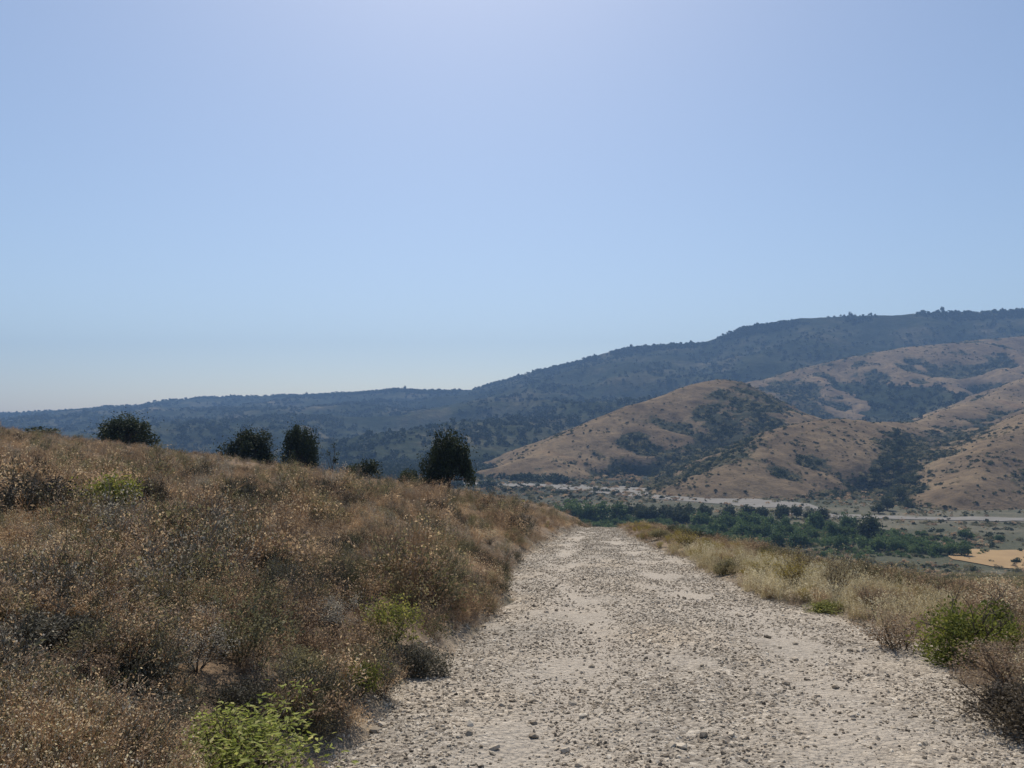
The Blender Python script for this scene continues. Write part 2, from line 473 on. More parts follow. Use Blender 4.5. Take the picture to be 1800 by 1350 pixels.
n = 95000
P = path_points(n, 3.2, 46, rs, 1.0, .25)
cl = fbm(P[:, 0] / .5, P[:, 1] / .9, 4, 91)
pl_, pr_ = edges(P[:, 1]); pw = (P[:, 0] - pl_) / (pr_ - pl_)
cl = cl - .35 * (np.exp(-((pw - .27) / .09) ** 2) + np.exp(-((pw - .72) / .085) ** 2))
P = P[(cl + rs.uniform(-.35, .35, n)) > -.2]
sz = .008 + .030 * rs.rand(len(P)) ** 2.4
sz *= np.clip((P[:, 1] / 6) ** .35, .9, 2.0)
scatter('gravel', [r_[1] for r_ in rocks], P, sz, rs.uniform(0, 6.28, len(P)), rs.rand(len(P)), tilt=.5, rs=rs, lift=.001, parent=path)
n = 285
P = path_points(n, 3.7, 13, rs, 1.35, .12)
for i in range(n):
    s_ = .026 + .038 * rs.rand() ** 2.2
    s_ *= 1.0 + .03 * P[i, 1]
    o = link('stone', rocks[i % 7][0], path)
    o.location = (P[i, 0], P[i, 1], P[i, 2] + s_ * .12)
    o.scale = (s_, s_, s_)
    o.rotation_euler = (rs.normal(0, .3), rs.normal(0, .3), rs.uniform(0, 6.28))

# ------------------------------------------------------------------ far country
def polyline_field(X, Y, ridges, floor):
    best = np.full(X.shape, -1e9)
    k_s = 6.0
    acc = None
    for pts, fall, sharp, rough in ridges:
        pts = np.array(pts, float)
        D = np.full(X.shape, 1e9); Zr = np.zeros(X.shape)
        for a, b in zip(pts[:-1], pts[1:]):
            ab = b[:2] - a[:2]; L2 = (ab ** 2).sum()
            t = np.clip(((X - a[0]) * ab[0] + (Y - a[1]) * ab[1]) / L2, 0, 1)
            d = np.hypot(X - a[0] - t * ab[0], Y - a[1] - t * ab[1])
            m = d < D
            D = np.where(m, d, D); Zr = np.where(m, a[2] + t * (b[2] - a[2]), Zr)
        gul = 1 - np.abs(fbm(X / rough, Y / rough, 4, int(rough)))          # spurs and gullies down the flanks
        h = Zr - fall * (np.sqrt(D * D + sharp * sharp) - sharp) - (1 - gul) * np.minimum(D, rough * 2) * fall * 1.15
        acc = h if acc is None else np.logaddexp(acc / k_s, h / k_s) * k_s
    return np.maximum(acc, floor)

# crest lines of the far country: (x, y, z) in metres
RA = [(25, 770, -31.2), (49, 810, -18.0), (85, 850, -1.4), (141, 900, 20.9), (204, 950, 39.6), (238, 980, 49.2), (269, 1010, 53.6), (303, 1060, 39.5), (348, 1120, 5.6)]
RB = [(155, 580, -32.2), (198, 640, -16.6), (246, 690, -1.3), (292, 730, 3.7), (361, 790, 0.5), (452, 880, 0.4), (615, 1050, 27.9), (823, 1250, 73.1), (1053, 1400, 111.8)]
RC = [(281, 500, -37.4), (335, 560, -22.3), (411, 640, -0.7), (518, 740, 22.7), (702, 900, 53.1), (945, 1100, 80.3)]
RD = [(519, 1650, 86.5), (633, 1700, 117.1), (739, 1720, 140.7), (848, 1740, 161.1), (1009, 1760, 178.1), (1162, 1800, 195.1), (1460, 1850, 220.4), (1909, 1900, 246.9)]
RE = [(491, 1250, 46.3), (549, 1200, 53.1), (608, 1150, 42.7), (721, 1200, 53.1)]
hx = np.arange(-140, 1750, 5.0); hy = np.concatenate([np.arange(380, 1300, 4.5), np.arange(1300, 2400, 9.0)])
HX, HY = np.meshgrid(hx, hy)
HZ = polyline_field(HX, HY, [(RA, .29, 14, 150), (RB, .36, 14, 120), (RC, .38, 12, 110), (RD, .28, 25, 260)], -64)
HZ = HZ + (HZ > -60) * (2.2 * fbm(HX / 45, HY / 45, 4, 81) + .5 * vnoise(HX / 9, HY / 9, 84))
gyx = (np.roll(HZ, -6, 1) + np.roll(HZ, 6, 1) + np.roll(HZ, -6, 0) + np.roll(HZ, 6, 0)) / 4 - HZ      # hollows hold the scrub
def near_line(X, Y, pts):
    D = np.full(X.shape, 1e9)
    for (ax, ay), (bx, by) in zip(pts[:-1], pts[1:]):
        t = np.clip(((X - ax) * (bx - ax) + (Y - ay) * (by - ay)) / ((bx - ax) ** 2 + (by - ay) ** 2), 0, 1)
        D = np.minimum(D, np.hypot(X - ax - t * (bx - ax), Y - ay - t * (by - ay)))
    return D
wob = 18 * fbm(HX / 40, HY / 40, 3, 89)
brush = .55 * smooth(.1, 2.2, gyx) + .22 * smooth(-.1, .5, fbm(HX / 80, HY / 60, 4, 86)) + .42 * smooth(-.1, .5, fbm(HX / 18, HY / 13, 4, 88, .65))
brush += .85 * smooth(75, 20, near_line(HX, HY, [(128, 610), (167, 655), (229, 800), (330, 1060), (464, 1300), (560, 1560)]) + wob)      # wooded ravine between the spurs
brush += .80 * smooth(24, 6, near_line(HX, HY, [(225, 470), (262, 545), (300, 640), (352, 720)]) + .4 * wob)                             # gully on the nearest hill
brush += .35 * smooth(85, 25, np.hypot(HX - 135, HY - 765) + wob)
brush += .16 * smooth(.1, .5, fbm(HX / 170, HY / 120, 3, 90)) * smooth(900, 1300, HY)
brush += .55 * smooth(90, 10, near_line(HX, HY, [(q[0], q[1]) for q in RD]) + 2.5 * wob)
brush += .30 * smooth(.05, .45, fbm(HX / 30, HY / 20, 4, 92)) * smooth(950, 1150, HY)
brush = brush - .08 - .45 * smooth(.15, 1.3, -gyx)
brush = np.clip(brush, 0, 1)
def hill_mat():
    k = NT('dry_hill_grass')
    g = k.n('NewGeometry').outputs['Position']
    br = k.n('Attribute', attribute_name='brush').outputs['Fac']
    n1 = k.noise(g, .012, 6, .6); n2 = k.noise(g, .09, 7, .68); n3 = k.noise(g, .5, 4, .7)
    c = k.ramp(n1, [(.30, (.115, .085, .056)), (.48, (.174, .128, .081)), (.60, (.226, .167, .102)), (.75, (.234, .150, .086))])
    c = k.mix(1.0, c, k.ramp(n2, [(.3, (.55, .55, .55)), (.5, (1, 1, 1)), (.7, (1.3, 1.25, 1.15))]), 'MULTIPLY')
    m = k.math('ADD', br, k.math('MULTIPLY', k.math('SUBTRACT', n2, .5), 1.6))
    m = k.math('ADD', m, k.math('MULTIPLY', k.math('SUBTRACT', n3, .5), .9))
    m = k.ramp(m, [(.30, (0, 0, 0)), (.62, (1, 1, 1))])
    c = k.mix(m, c, (.060, .062, .040))
    b = k.n('Bump', {'Height': k.math('ADD', n2, k.math('MULTIPLY', n3, .3)), 'Strength': .8, 'Distance': 3.0})
    p = k.n('BsdfPrincipled', {'Base Color': c, 'Roughness': 1.0, 'Specular IOR Level': .0, 'Normal': b.outputs[0]})
    return k.done(p.outputs[0])
hills = link('brown_hills', grid_mesh('brown_hills', HX, HY, HZ, hill_mat(), attrs={'brush': brush}), kind='structure')

# wooded mountain behind
CR = [(-4430, 3450, -10.6), (-3476, 3480, -5.7), (-2747, 3500, 1.7), (-2248, 3500, 14.2), (-2063, 3440, 36.0), (-1893, 3400, 42.9), (-1674, 3350, 56.7), (-1401, 3270, 74.0), (-1242, 3220, 95.9), (-1065, 3170, 99.0), (-792, 3080, 100.6), (-602, 3010, 107.0), (-513, 2990, 112.7), (-423, 2960, 120.1), (-334, 2920, 112.2), (-153, 2860, 109.9), (-60, 2820, 134.6), (20, 2790, 159.2), (118, 2750, 180.6), (232, 2700, 206.4), (306, 2670, 227.1), (396, 2630, 242.6), (518, 2580, 249.2), (619, 2540, 254.5), (675, 2510, 275.0), (729, 2480, 293.1), (805, 2440, 302.5), (877, 2420, 315.8), (1021, 2370, 314.4), (1126, 2340, 313.8), (1249, 2320, 319.5), (1354, 2300, 318.4), (1474, 2280, 320.6), (1704, 2260, 322.7), (2092, 2240, 332.8), (2898, 2240, 352.2), (3803, 2300, 370.0)]
CR = np.array(CR)
seg = np.concatenate([[0], np.cumsum(np.hypot(np.diff(CR[:, 0]), np.diff(CR[:, 1])))])
ss = np.arange(0, seg[-1], 14.0)
tt = np.concatenate([np.arange(-500, -20, 40.), np.arange(-20, 60, 10.), np.arange(60, 2900, 24.)])
MS, MT = np.meshgrid(ss, tt, indexing='ij')
cx = np.interp(ss, seg, CR[:, 0]); cy = np.interp(ss, seg, CR[:, 1]); cz = np.interp(ss, seg, CR[:, 2])
dirx, diry = -.12, -.993
MX = cx[:, None] + dirx * MT; MY = cy[:, None] + diry * MT
td = np.abs(MT)
reach = np.maximum(1500.0, cy - 780)
q_ = np.clip(td / reach[:, None], 0, 1)
prof = np.maximum(1 - q_, 0) ** 1.15 * (1 - .25 * np.sin(q_ * np.pi))
base_z = -70.0
MZ = base_z + (cz[:, None] - base_z) * np.clip(prof, 0, 1)
amp = smooth(10, 350, td) * (1 - smooth(.75, 1.0, q_))
rg = np.abs(fbm(MX / 420, MY / 420, 5, 101))
MZ = MZ + amp * np.minimum(cz[:, None] - base_z, 230) * .42 * (.32 - rg)
MZ = MZ + 3.0 * fbm(MX / 60, MY / 60, 3, 104)
def forest_floor_mat():
    k = NT('forest_floor')
    g = k.n('NewGeometry').outputs['Position']
    n1 = k.noise(g, .006, 6, .65); n2 = k.noise(g, .05, 5, .7)
    c = k.ramp(n1, [(.32, (.020, .028, .018)), (.50, (.044, .051, .032)), (.62, (.095, .088, .056)), (.74, (.25, .205, .14))])
    c = k.mix(1.0, c, k.ramp(n2, [(.3, (.6, .6, .6)), (.7, (1.35, 1.35, 1.35))]), 'MULTIPLY')
    b = k.n('Bump', {'Height': n2, 'Strength': 1.0, 'Distance': 8.0})
    p = k.n('BsdfPrincipled', {'Base Color': c, 'Roughness': 1.0, 'Specular IOR Level': .0, 'Normal': b.outputs[0]})
    return k.done(p.outputs[0])
mountain = link('wooded_mountain', grid_mesh('wooded_mountain', MX, MY, MZ, forest_floor_mat()), kind='structure')

# pale dirt road and bare strips on the valley floor, a ploughed field
def ribbon(name, up, lo, mat, z, n=90, kind='structure', seed=0):
    up = np.array(up, float); lo = np.array(lo, float)
    t = np.linspace(0, 1, n)
    def res(p):
        s_ = np.concatenate([[0], np.cumsum(np.hypot(*np.diff(p, axis=0).T))]); s_ /= s_[-1]
        return np.stack([np.interp(t, s_, p[:, 0]), np.interp(t, s_, p[:, 1])], -1)
    u_, l_ = res(up), res(lo)
    u_[:, 1] += 5 * vnoise(t * 25, 0 * t, seed) + 2 * vnoise(t * 70, 0 * t, seed + 1)
    l_[:, 1] += 4 * vnoise(t * 22, 0 * t, seed + 2) + 2 * vnoise(t * 60, 0 * t, seed + 3)
    m_ = np.linspace(0, 1, 7)
    X = u_[:, None, 0] + (l_ - u_)[:, None, 0] * m_; Y = u_[:, None, 1] + (l_ - u_)[:, None, 1] * m_
    Z = np.full(X.shape, z) + .25 * vnoise(X / 9, Y / 9, seed + 5) * 0
    return link(name, grid_mesh(name, X, Y, Z, mat), kind=kind)
M_pale = plain_mat('pale_dirt', (.12, .108, .09), (.265, .24, .208), .13)
M_gold = plain_mat('stubble', (.23, .145, .065), (.40, .265, .125), .10)
ribbon('valley_road', [(150, 452), (182, 438), (229, 431), (280, 422), (354, 404), (520, 372)], [(150, 440), (171, 428), (215, 420), (263, 408), (330, 390), (500, 355)], M_pale, FLOOR + .30, seed=201)
ribbon('dry_riverbed', [(-42, 668), (-29, 668), (10, 660), (47, 652), (102, 622), (154, 540), (185, 500)], [(-42, 664), (-30, 645), (8, 620), (42, 600), (88, 540), (140, 482), (182, 462)], M_pale, FLOOR + .20, seed=211)
gx_ = np.linspace(0, 1, 40); gm_ = np.linspace(0, 1, 24)
GT, GM = np.meshgrid(gx_, gm_, indexing='ij')
top = np.array([(166, 306), (184, 322), (215, 318), (262, 314)], float); bot = np.array([(164, 300), (170, 284), (182, 272), (240, 262)], float)
s4 = np.linspace(0, 1, 4)
FXt, FYt = np.interp(gx_, s4, top[:, 0]), np.interp(gx_, s4, top[:, 1]); FXb, FYb = np.interp(gx_, s4, bot[:, 0]), np.interp(gx_, s4, bot[:, 1])
FX = FXt[:, None] * (1 - GM) + FXb[:, None] * GM; FY = FYt[:, None] * (1 - GM) + FYb[:, None] * GM
FY = FY + 1.5 * vnoise(FX / 6, FY / 6, 222)
link('stubble_field', grid_mesh('stubble_field', FX, FY, H(FX, FY) + .28, M_gold), kind='structure')

# ------------------------------------------------------------------ summer haze over the valley
hz = NT('haze_air')
pv = hz.n('VolumePrincipled', {'Color': (.36, .60, 1.0, 1), 'Density': 2.0e-4, 'Anisotropy': 0.0})
hz.t.links.new(pv.outputs[0], hz.out.inputs['Volume'])
x0, x1, y0, y1, z0, z1 = -5200, 5200, -1000, 4150, -110, 415
Vb = [(x, y, z) for z in (z0, z1) for y in (y0, y1) for x in (x0, x1)]
Fb = [(0, 2, 3, 1), (4, 5, 7, 6), (0, 1, 5, 4), (2, 6, 7, 3), (0, 4, 6, 2), (1, 3, 7, 5)]
haze = link('haze', mesh_np('haze', Vb, Fb, mat=hz.m), kind='stuff')
# ------------------------------------------------------------------ vegetation patterns
def pal(*c): return [(i / (len(c) - 1) * .8 + .1, x) for i, x in enumerate(c)]
DRY = pal((0.096, 0.065, 0.049), (0.193, 0.139, 0.106), (0.299, 0.225, 0.172), (0.404, 0.321, 0.255), (0.558, 0.468, 0.398))
BRUSH = pal((0.171, 0.116, 0.084), (0.351, 0.247, 0.171), (0.533, 0.384, 0.258), (0.725, 0.537, 0.361), (0.833, 0.781, 0.561))
OLIVE = pal((0.085, 0.083, 0.053), (0.161, 0.152, 0.089), (0.248, 0.222, 0.127), (0.341, 0.287, 0.167), (0.474, 0.387, 0.241))
STRAW = pal((.15, .11, .06), (.27, .205, .115), (.43, .35, .215), (.62, .54, .37), (.80, .73, .56))
GREEN = pal((0.131, 0.145, 0.038), (0.237, 0.274, 0.061), (0.338, 0.378, 0.089), (0.450, 0.465, 0.147), (0.625, 0.557, 0.263))
DKGREEN = pal((0.024, 0.033, 0.017), (0.042, 0.054, 0.025), (0.060, 0.074, 0.033), (0.078, 0.090, 0.042), (0.102, 0.109, 0.057))
GOLD = pal((0.187, 0.143, 0.039), (0.297, 0.226, 0.055), (0.396, 0.308, 0.077), (0.495, 0.396, 0.121), (0.572, 0.495, 0.220))
RUST = pal((0.133, 0.088, 0.063), (0.227, 0.153, 0.101), (0.333, 0.234, 0.157), (0.424, 0.322, 0.224), (0.530, 0.452, 0.357))
GREY = pal((0.134, 0.117, 0.102), (0.235, 0.206, 0.174), (0.357, 0.318, 0.264), (0.514, 0.457, 0.380), (0.805, 0.738, 0.626))
DUSK = pal((.030, .027, .022), (.058, .052, .040), (.092, .083, .062), (.135, .123, .088), (.21, .19, .145))
GROVE = pal((0.046, 0.077, 0.028), (0.076, 0.118, 0.041), (0.112, 0.163, 0.057), (0.151, 0.207, 0.074), (0.211, 0.260, 0.098))
UMBER = pal((.045, .036, .028), (.085, .068, .050), (.135, .108, .076), (.19, .152, .108), (.26, .215, .155))
MIDGREEN = pal((0.076, 0.087, 0.022), (0.142, 0.158, 0.037), (0.217, 0.233, 0.055), (0.312, 0.308, 0.081), (0.472, 0.421, 0.136))
OAK = pal((0.016, 0.022, 0.012), (0.029, 0.038, 0.019), (0.047, 0.060, 0.030), (0.073, 0.088, 0.042), (0.111, 0.124, 0.058))
FAR_OAK = pal((.022, .034, .020), (.036, .050, .028), (.050, .066, .036), (.066, .082, .045), (.09, .10, .055))

MM = {}
for nm, st, tr in (('dry_grass', DRY, .42), ('brush', BRUSH, .45), ('olive', OLIVE, .42), ('straw', STRAW, .42), ('green', GREEN, .5), ('dark_green', DKGREEN, .3), ('gold', GOLD, .42), ('rust', RUST, .4), ('grey', GREY, .4), ('dusk', DUSK, .22), ('grove', GROVE, .3), ('mid_green', MIDGREEN, .4), ('umber', UMBER, .3), ('oak', OAK, .2), ('far_oak', FAR_OAK, .15)):
    MM[nm] = leaf_mat(nm + '_leaf', st, tr)
    MM[nm + '_mass'] = leaf_mat(nm + '_mass', st, tr, inst=True)
M_twig = plain_mat('twig_wood', (.075, .058, .044), (.16, .13, .10), 30)
M_bark = plain_mat('bark', (.045, .036, .028), (.10, .08, .062), 9, bump=.6)

def tuft(rs, n, h, r, w, lean=.55, heads=0.0, az=None):
    a = rs.uniform(0, 6.283, n); q = r * np.sqrt(rs.rand(n))
    base = np.stack([np.cos(a) * q, np.sin(a) * q, np.full(n, -.02)], -1)
    hh = h * rs.uniform(.45, 1.1, n)
    V, F, t, tip = blades(rs, base, hh, np.abs(rs.normal(lean, .35, n)), w, az=a + rs.normal(0, .9, n))
    parts = [(V, F, t)]
    if heads:
        m = rs.rand(n) < heads
        C = tip[m]; k = 5
        C = (C[:, None] + rs.normal(0, .012, (len(C), k, 3)) * np.array([1, 1, 2.2])).reshape(-1, 3)
        lv = leaves(rs, C, .026, .38, up=.9)
        parts.append((lv[0], lv[1], .75 + .25 * lv[2]))
    return merge(*parts)

def twig_bush(rs, n_main, h, spread, leaf_n, leaf, levels=4, r0=.005, aspect=.4, cloud=.03, up=.25, kids=2.3):
    A, B, ra, rb, tips = branching(rs, n_main, h, spread, levels, r0, kids=kids)
    st = rods(A, B, np.maximum(ra, .0011), np.maximum(rb, .0009))
    C = np.concatenate([B, tips, tips])[rs.randint(0, len(B) + 2 * len(tips), leaf_n)] + rs.normal(0, cloud, (leaf_n, 3))
    C[:, 2] = np.maximum(C[:, 2], .005)
    return st, leaves(rs, C, leaf, aspect, up)

def dome(rs, n, rx, rz, leaf, lumps=7, aspect=.5, up=.3, fill=.45, floor=0.0, crs=(.28, .52)):
    """leaves of a lumpy mound: leaf clusters spread through the volume, gaps between"""
    ph = rs.uniform(0, 6.283, lumps); el = np.arcsin(rs.uniform(.0, 1, lumps)); rr = rs.uniform(.45, .75, lumps)
    cc = np.stack([np.cos(ph) * np.cos(el) * rr * rx, np.sin(ph) * np.cos(el) * rr * rx, np.sin(el) * rr * rz + .12 * rz], -1)
    cr = rs.uniform(*crs, lumps)
    k = rs.randint(0, lumps, n)
    dv = unit(rs.normal(0, 1, (n, 3))); rad = rs.rand(n) ** fill
    C = cc[k] + dv * (rad * cr[k])[:, None] * np.array([rx, rx, rz])
    C[:, 2] = np.where(C[:, 2] < floor, floor + np.abs(C[:, 2] - floor) * .3, C[:, 2])
    V, F, t = leaves(rs, C, leaf, aspect, up, out=dv * .7)
    tl = np.clip(.62 * np.repeat(rs.uniform(0, 1, lumps)[k], 4) + .38 * t, 0, 1)
    return V, F, tl, cc

def pattern(name, part, mat): return loose(name, mesh_np(name, part[0], part[1], mat=mat, attrs={'tint': part[2]}))

rs = np.random.RandomState(12)
P_dry = [pattern('dry_tuft', tuft(rs, 70, rs.uniform(.16, .30), .10, .0042, .6, .35), MM['dry_grass_mass']) for _ in range(4)]
P_low = [pattern('low_tuft', tuft(rs, 80, rs.uniform(.08, .14), .13, .0045, .9), MM['dry_grass_mass']) for _ in range(3)]
P_straw = [pattern('straw_tuft', tuft(rs, 60, rs.uniform(.30, .46), .10, .0040, .42, .75), MM['straw_mass']) for _ in range(4)]
def brush_pattern(rs, mat, **kw):
    st, lv = twig_bush(rs, **kw); return pattern('brush', merge((st[0], st[1], st[2] * .5), lv), mat)
def clump(rs, mat, n=380, leaf=.024, rz=.30, lumps=9):
    V, F, t, _ = dome(rs, n, .30, rz, leaf, lumps, .62, .35, .55)
    A, B, ra, rb, tips = branching(rs, 9, .40, .9, 4, .003)
    st = rods(A, B, np.maximum(ra, .0012), np.maximum(rb, .001))
    sp = leaves(rs, tips[rs.randint(0, len(tips), 130)] + rs.normal(0, .02, (130, 3)), .015, .6, .6)
    return pattern('clump', merge((V, F, t), (st[0], st[1], .3 + .5 * st[2]), (sp[0], sp[1], .8 + .2 * sp[2])), mat)
P_clump = [clump(rs, MM['brush_mass']) for _ in range(4)] + [clump(rs, MM['rust_mass'], 330) for _ in range(3)] + [clump(rs, MM['olive_mass']) for _ in range(3)] + [clump(rs, MM['dusk_mass'], 430) for _ in range(3)] + [clump(rs, MM['grey_mass'], 330, .020) for _ in range(2)]
P_green = [brush_pattern(rs, MM['green_mass'], n_main=10, h=.16, spread=1.1, leaf_n=220, leaf=.026, levels=3, r0=.002) for _ in range(2)]
P_twig = [brush_pattern(rs, MM['grey_mass'], n_main=11, h=rs.uniform(.30, .42), spread=.9, leaf_n=200, leaf=.018, levels=4, r0=.0032) for _ in range(4)]
P_brush = [brush_pattern(rs, MM['brush_mass'], n_main=12, h=rs.uniform(.24, .36), spread=1.0, leaf_n=330, leaf=.022, levels=4, r0=.0032, aspect=.42) for _ in range(4)]
P_rust = [brush_pattern(rs, MM['rust_mass'], n_main=12, h=rs.uniform(.22, .32), spread=1.0, leaf_n=300, leaf=.022, levels=4, r0=.003) for _ in range(3)]
P_olive = [brush_pattern(rs, MM['olive_mass'], n_main=12, h=rs.uniform(.24, .36), spread=1.0, leaf_n=360, leaf=.024, levels=4, r0=.003) for _ in range(3)]
P_gold = [brush_pattern(rs, MM['gold_mass'], n_main=14, h=rs.uniform(.22, .34), spread=.8, leaf_n=480, leaf=.022, levels=4, r0=.0025, cloud=.02) for _ in range(3)]
# coarser ones for the far slopes
def mound(rs, mat, n=170, leaf=.28, rz=.75, nm='scrub'): 
    V, F, t, _ = dome(rs, n, 1.0, rz, leaf, 6, .6, .25, .4); return pattern(nm, (V, F, t), mat)
P_dusk = [brush_pattern(rs, MM['dusk_mass'], n_main=12, h=rs.uniform(.24, .34), spread=1.0, leaf_n=340, leaf=.024, levels=4, r0=.003) for _ in range(2)]
P_scrub = [mound(rs, MM['olive_mass'], 240, .20) for _ in range(4)]
P_scrub_br = [mound(rs, MM['brush_mass'], 240, .20, .65) for _ in range(3)]
P_scrub_st = [mound(rs, MM['straw_mass'], 200, .20, .40) for _ in range(2)]
P_dkscrub = [mound(rs, MM['dark_green_mass'], 150, .30) for _ in range(4)]
P_wood = [mound(rs, MM['far_oak_mass'], 70, .55, 1.0, 'forest_tree') for _ in range(5)]

def uphill_points(n, d0, d1, rs, pw=1.0):
    y = d0 * (d1 / d0) ** (rs.rand(n) ** pw)
    l, _ = edges(y)
    x = l - (np.maximum(l + .70 * y + 1.5, .5)) * rs.rand(n)
    return x, y
def downhill_points(n, d0, d1, rs, e0=.05, e1=None, pw=1.0):
    y = d0 * (d1 / d0) ** (rs.rand(n) ** pw)
    _, r = edges(y)
    wd = np.maximum(.74 * y + 1.0 - r, .4) if e1 is None else e1
    x = r + e0 + (wd - e0) * rs.rand(n)
    return x, y
# single shrubs: kind, name, label, x, y, width, height
BANK_SHRUBS = (
    ('dark', 'dark_shrub', 'wide dark shrub high on the hillside where the frame cuts it off', -6.40, 10.7, 1.45, 1.25),
    ('green', 'dark_shrub', 'deep green shrub high on the hillside with a bright low plant beside it', -6.16, 12.2, 1.25, 1.09),
    ('brownmound', 'dry_shrub', 'brown rounded shrub just above the deep green one', -6.3, 13.9, 1.00, 0.86),
    ('leaf', 'green_plant', 'low bright green plant at the foot of the deep green shrub', -5.25, 10.75, .80, .50),
    ('black', 'dark_shrub', 'small black-green shrub alone in the middle of the hillside', -3.39, 8.0, 0.78, 0.71),
    ('black', 'dark_shrub', 'narrow dark shrub on open brown slope halfway to the path', -1.95, 6.75, 0.43, 0.57),
    ('dark', 'dark_shrub', 'large dark sprawling shrub low on the hillside by the frame edge', -2.54, 4.40, 0.70, 0.41),
    ('grey', 'dry_shrub', 'grey twiggy shrub above the large sprawling one', -2.96, 6.05, .48, .40),
    ('dark', 'dark_shrub', 'dark tangled shrub beside the large sprawling one', -2.20, 5.02, 0.53, 0.39),
    ('brown', 'dry_shrub', 'purple-brown twiggy shrub below the wide dark shrub', -3.78, 6.6, .66, .50),
    ('black', 'dark_shrub', 'dark low shrub next to the bright green leafy bush in front', -1.72, 3.80, 0.50, 0.28),
    ('olive', 'dry_shrub', 'dull olive shrub in front, two shrubs away from the leafy green bush', -2.02, 3.75, .34, .22),
    ('dark', 'dark_shrub', 'dark shrub directly uphill of the bright leafy bush', -1.45, 4.36, 0.45, 0.30),
    ('dark', 'dark_shrub', 'small dark shrub high up below the rounded ridge oak', -5.2, 15.4, 0.90, 0.80),
    ('green', 'green_shrub', 'mid-green leafy shrub near the path edge halfway along', -.93, 6.38, .56, .50),
    ('black', 'dark_shrub', 'black-brown shrub touching the gravel beside the mid-green leafy one', -.70, 6.1, 0.55, 0.39),
    ('green', 'green_shrub', 'yellow-green shrub close to the path between the leafy green bush and the black-brown one', -.96, 5.05, .36, .34),
    ('brown', 'dry_shrub', 'thin brown shrub on the slope above the mid-green leafy one', -2.1, 8.8, .5, .42),
    ('grey', 'dry_shrub', 'pale grey shrub in the middle of the near slope', -2.05, 5.2, .36, .32),
    ('brown', 'dry_shrub', 'brown twiggy shrub far up the slope under the narrow ridge oak', -3.7, 12.9, .6, .5),
    ('brownmound', 'dry_shrub', 'dark brown mound of brush below the thin sapling', -3.15, 16, 0.83, 0.63),
    ('rust', 'dry_shrub', 'reddish dry shrub halfway up the slope below the thin sapling', -1.6, 11.3, .58, .42),
    ('grey', 'dry_shrub', 'pale stalky shrub beside the narrow dark one', -1.34, 6.1, .42, .36),
    ('olive', 'dry_shrub', 'olive-brown shrub a step uphill of the yellow-green path-side one', -1.31, 4.95, .42, .34),
    ('grey', 'dry_shrub', 'whitish dead shrub uphill of the bright leafy bush', -1.75, 4.5, .38, .30),
    ('rust', 'dry_shrub', 'rust-coloured dry shrub in the near corner of the hillside', -2.12, 3.95, .40, .24),
    ('brown', 'dry_shrub', 'dim brown shrub near the ridge under the broad flat-topped oak', -8.13, 14.6, .7, .55),
    ('dark', 'dark_shrub', 'dark green shrub just under the ridge line below the first oak', -8.2, 20.5, 1.00, 0.69),
    ('brownmound', 'dry_shrub', 'brown mound overhanging the path edge beyond the mid-green shrub', -.62, 9.3, 0.60, 0.48),
    ('brown', 'dry_shrub', 'thin brown shrub above the bend where the path narrows', -.46, 16.5, .55, .4),
    ('brownmound', 'dry_shrub', 'brown mound below the tall black-green oak', -1.93, 19.6, 0.88, 0.57),
    ('leaf', 'leafy_bush', 'bright yellow-green leafy bush in front beside the gravel', -1.22, 3.80, .86, .38))
VERGE_SHRUBS = (
    ('greenmound', 'green_shrub', 'bright green rounded bush on the valley side of the path', 3.74, 6.55, .98, .85),
    ('green', 'green_shrub', 'darker green leaves at the base of the bright rounded bush', 3.62, 6.30, .50, .34),
    ('rust', 'dry_shrub', 'orange-brown dry shrub touching the bright green rounded bush', 3.42, 7.05, .85, .52),
    ('brownmound', 'dry_shrub', 'wide brown shrub in the near corner on the valley side', 3.0, 4.75, 0.78, 0.46),
    ('rust', 'dry_shrub', 'reddish-brown shrub between the near corner and the bright rounded bush', 3.32, 5.35, .75, .42),
    ('green', 'green_plant', 'low green plant spreading onto the gravel before the pale grass', 3.62, 9.25, .60, .22),
    ('gold', 'gold_tussock', 'golden tussock at the gravel edge, fullest of the yellow ones', 3.68, 10.5, .62, .48),
    ('gold', 'gold_tussock', 'small golden tussock farther along the gravel edge', 3.70, 11.8, .50, .36),
    ('olive', 'dry_shrub', 'dull olive mound at the gravel edge before the golden tussocks', 3.62, 13.4, .62, .42),
    ('gold', 'gold_tussock', 'far golden tussock where the verge grass starts', 4.0, 18.4, .8, .5),
    ('olive', 'dry_shrub', 'farthest olive mound beside the top of the path', 4.25, 23, .85, .5),
    ('straw', 'pale_tussock', 'tall cream-coloured grass tussock behind the low green plant', 3.98, 9.9, .55, .55),
    ('straw', 'pale_tussock', 'cream grass tussock between two golden tussocks', 4.02, 11.3, .55, .5),
    ('rust', 'dry_shrub', 'small orange dry shrub behind the low green plant', 3.95, 8.75, .46, .34),
    ('brown', 'dry_shrub', 'dark brown shrub on the slope behind the bright rounded bush', 4.5, 7.6, .7, .45))
SINGLE = [(q[3], q[4], q[5]) for q in BANK_SHRUBS + VERGE_SHRUBS]
def clear_of(x, y, k=.30):
    m = np.ones(len(x), bool)
    for sx, sy, sw in SINGLE: m &= np.hypot(x - sx, (y - sy) * .8) > sw * k
    # nothing tall in the line just below a shrub either: it would stand in it
    return m
def at(x, y): return np.stack([x, y, H(x, y)], -1)
def yaw(rs, n): return rs.uniform(0, 6.283, n)

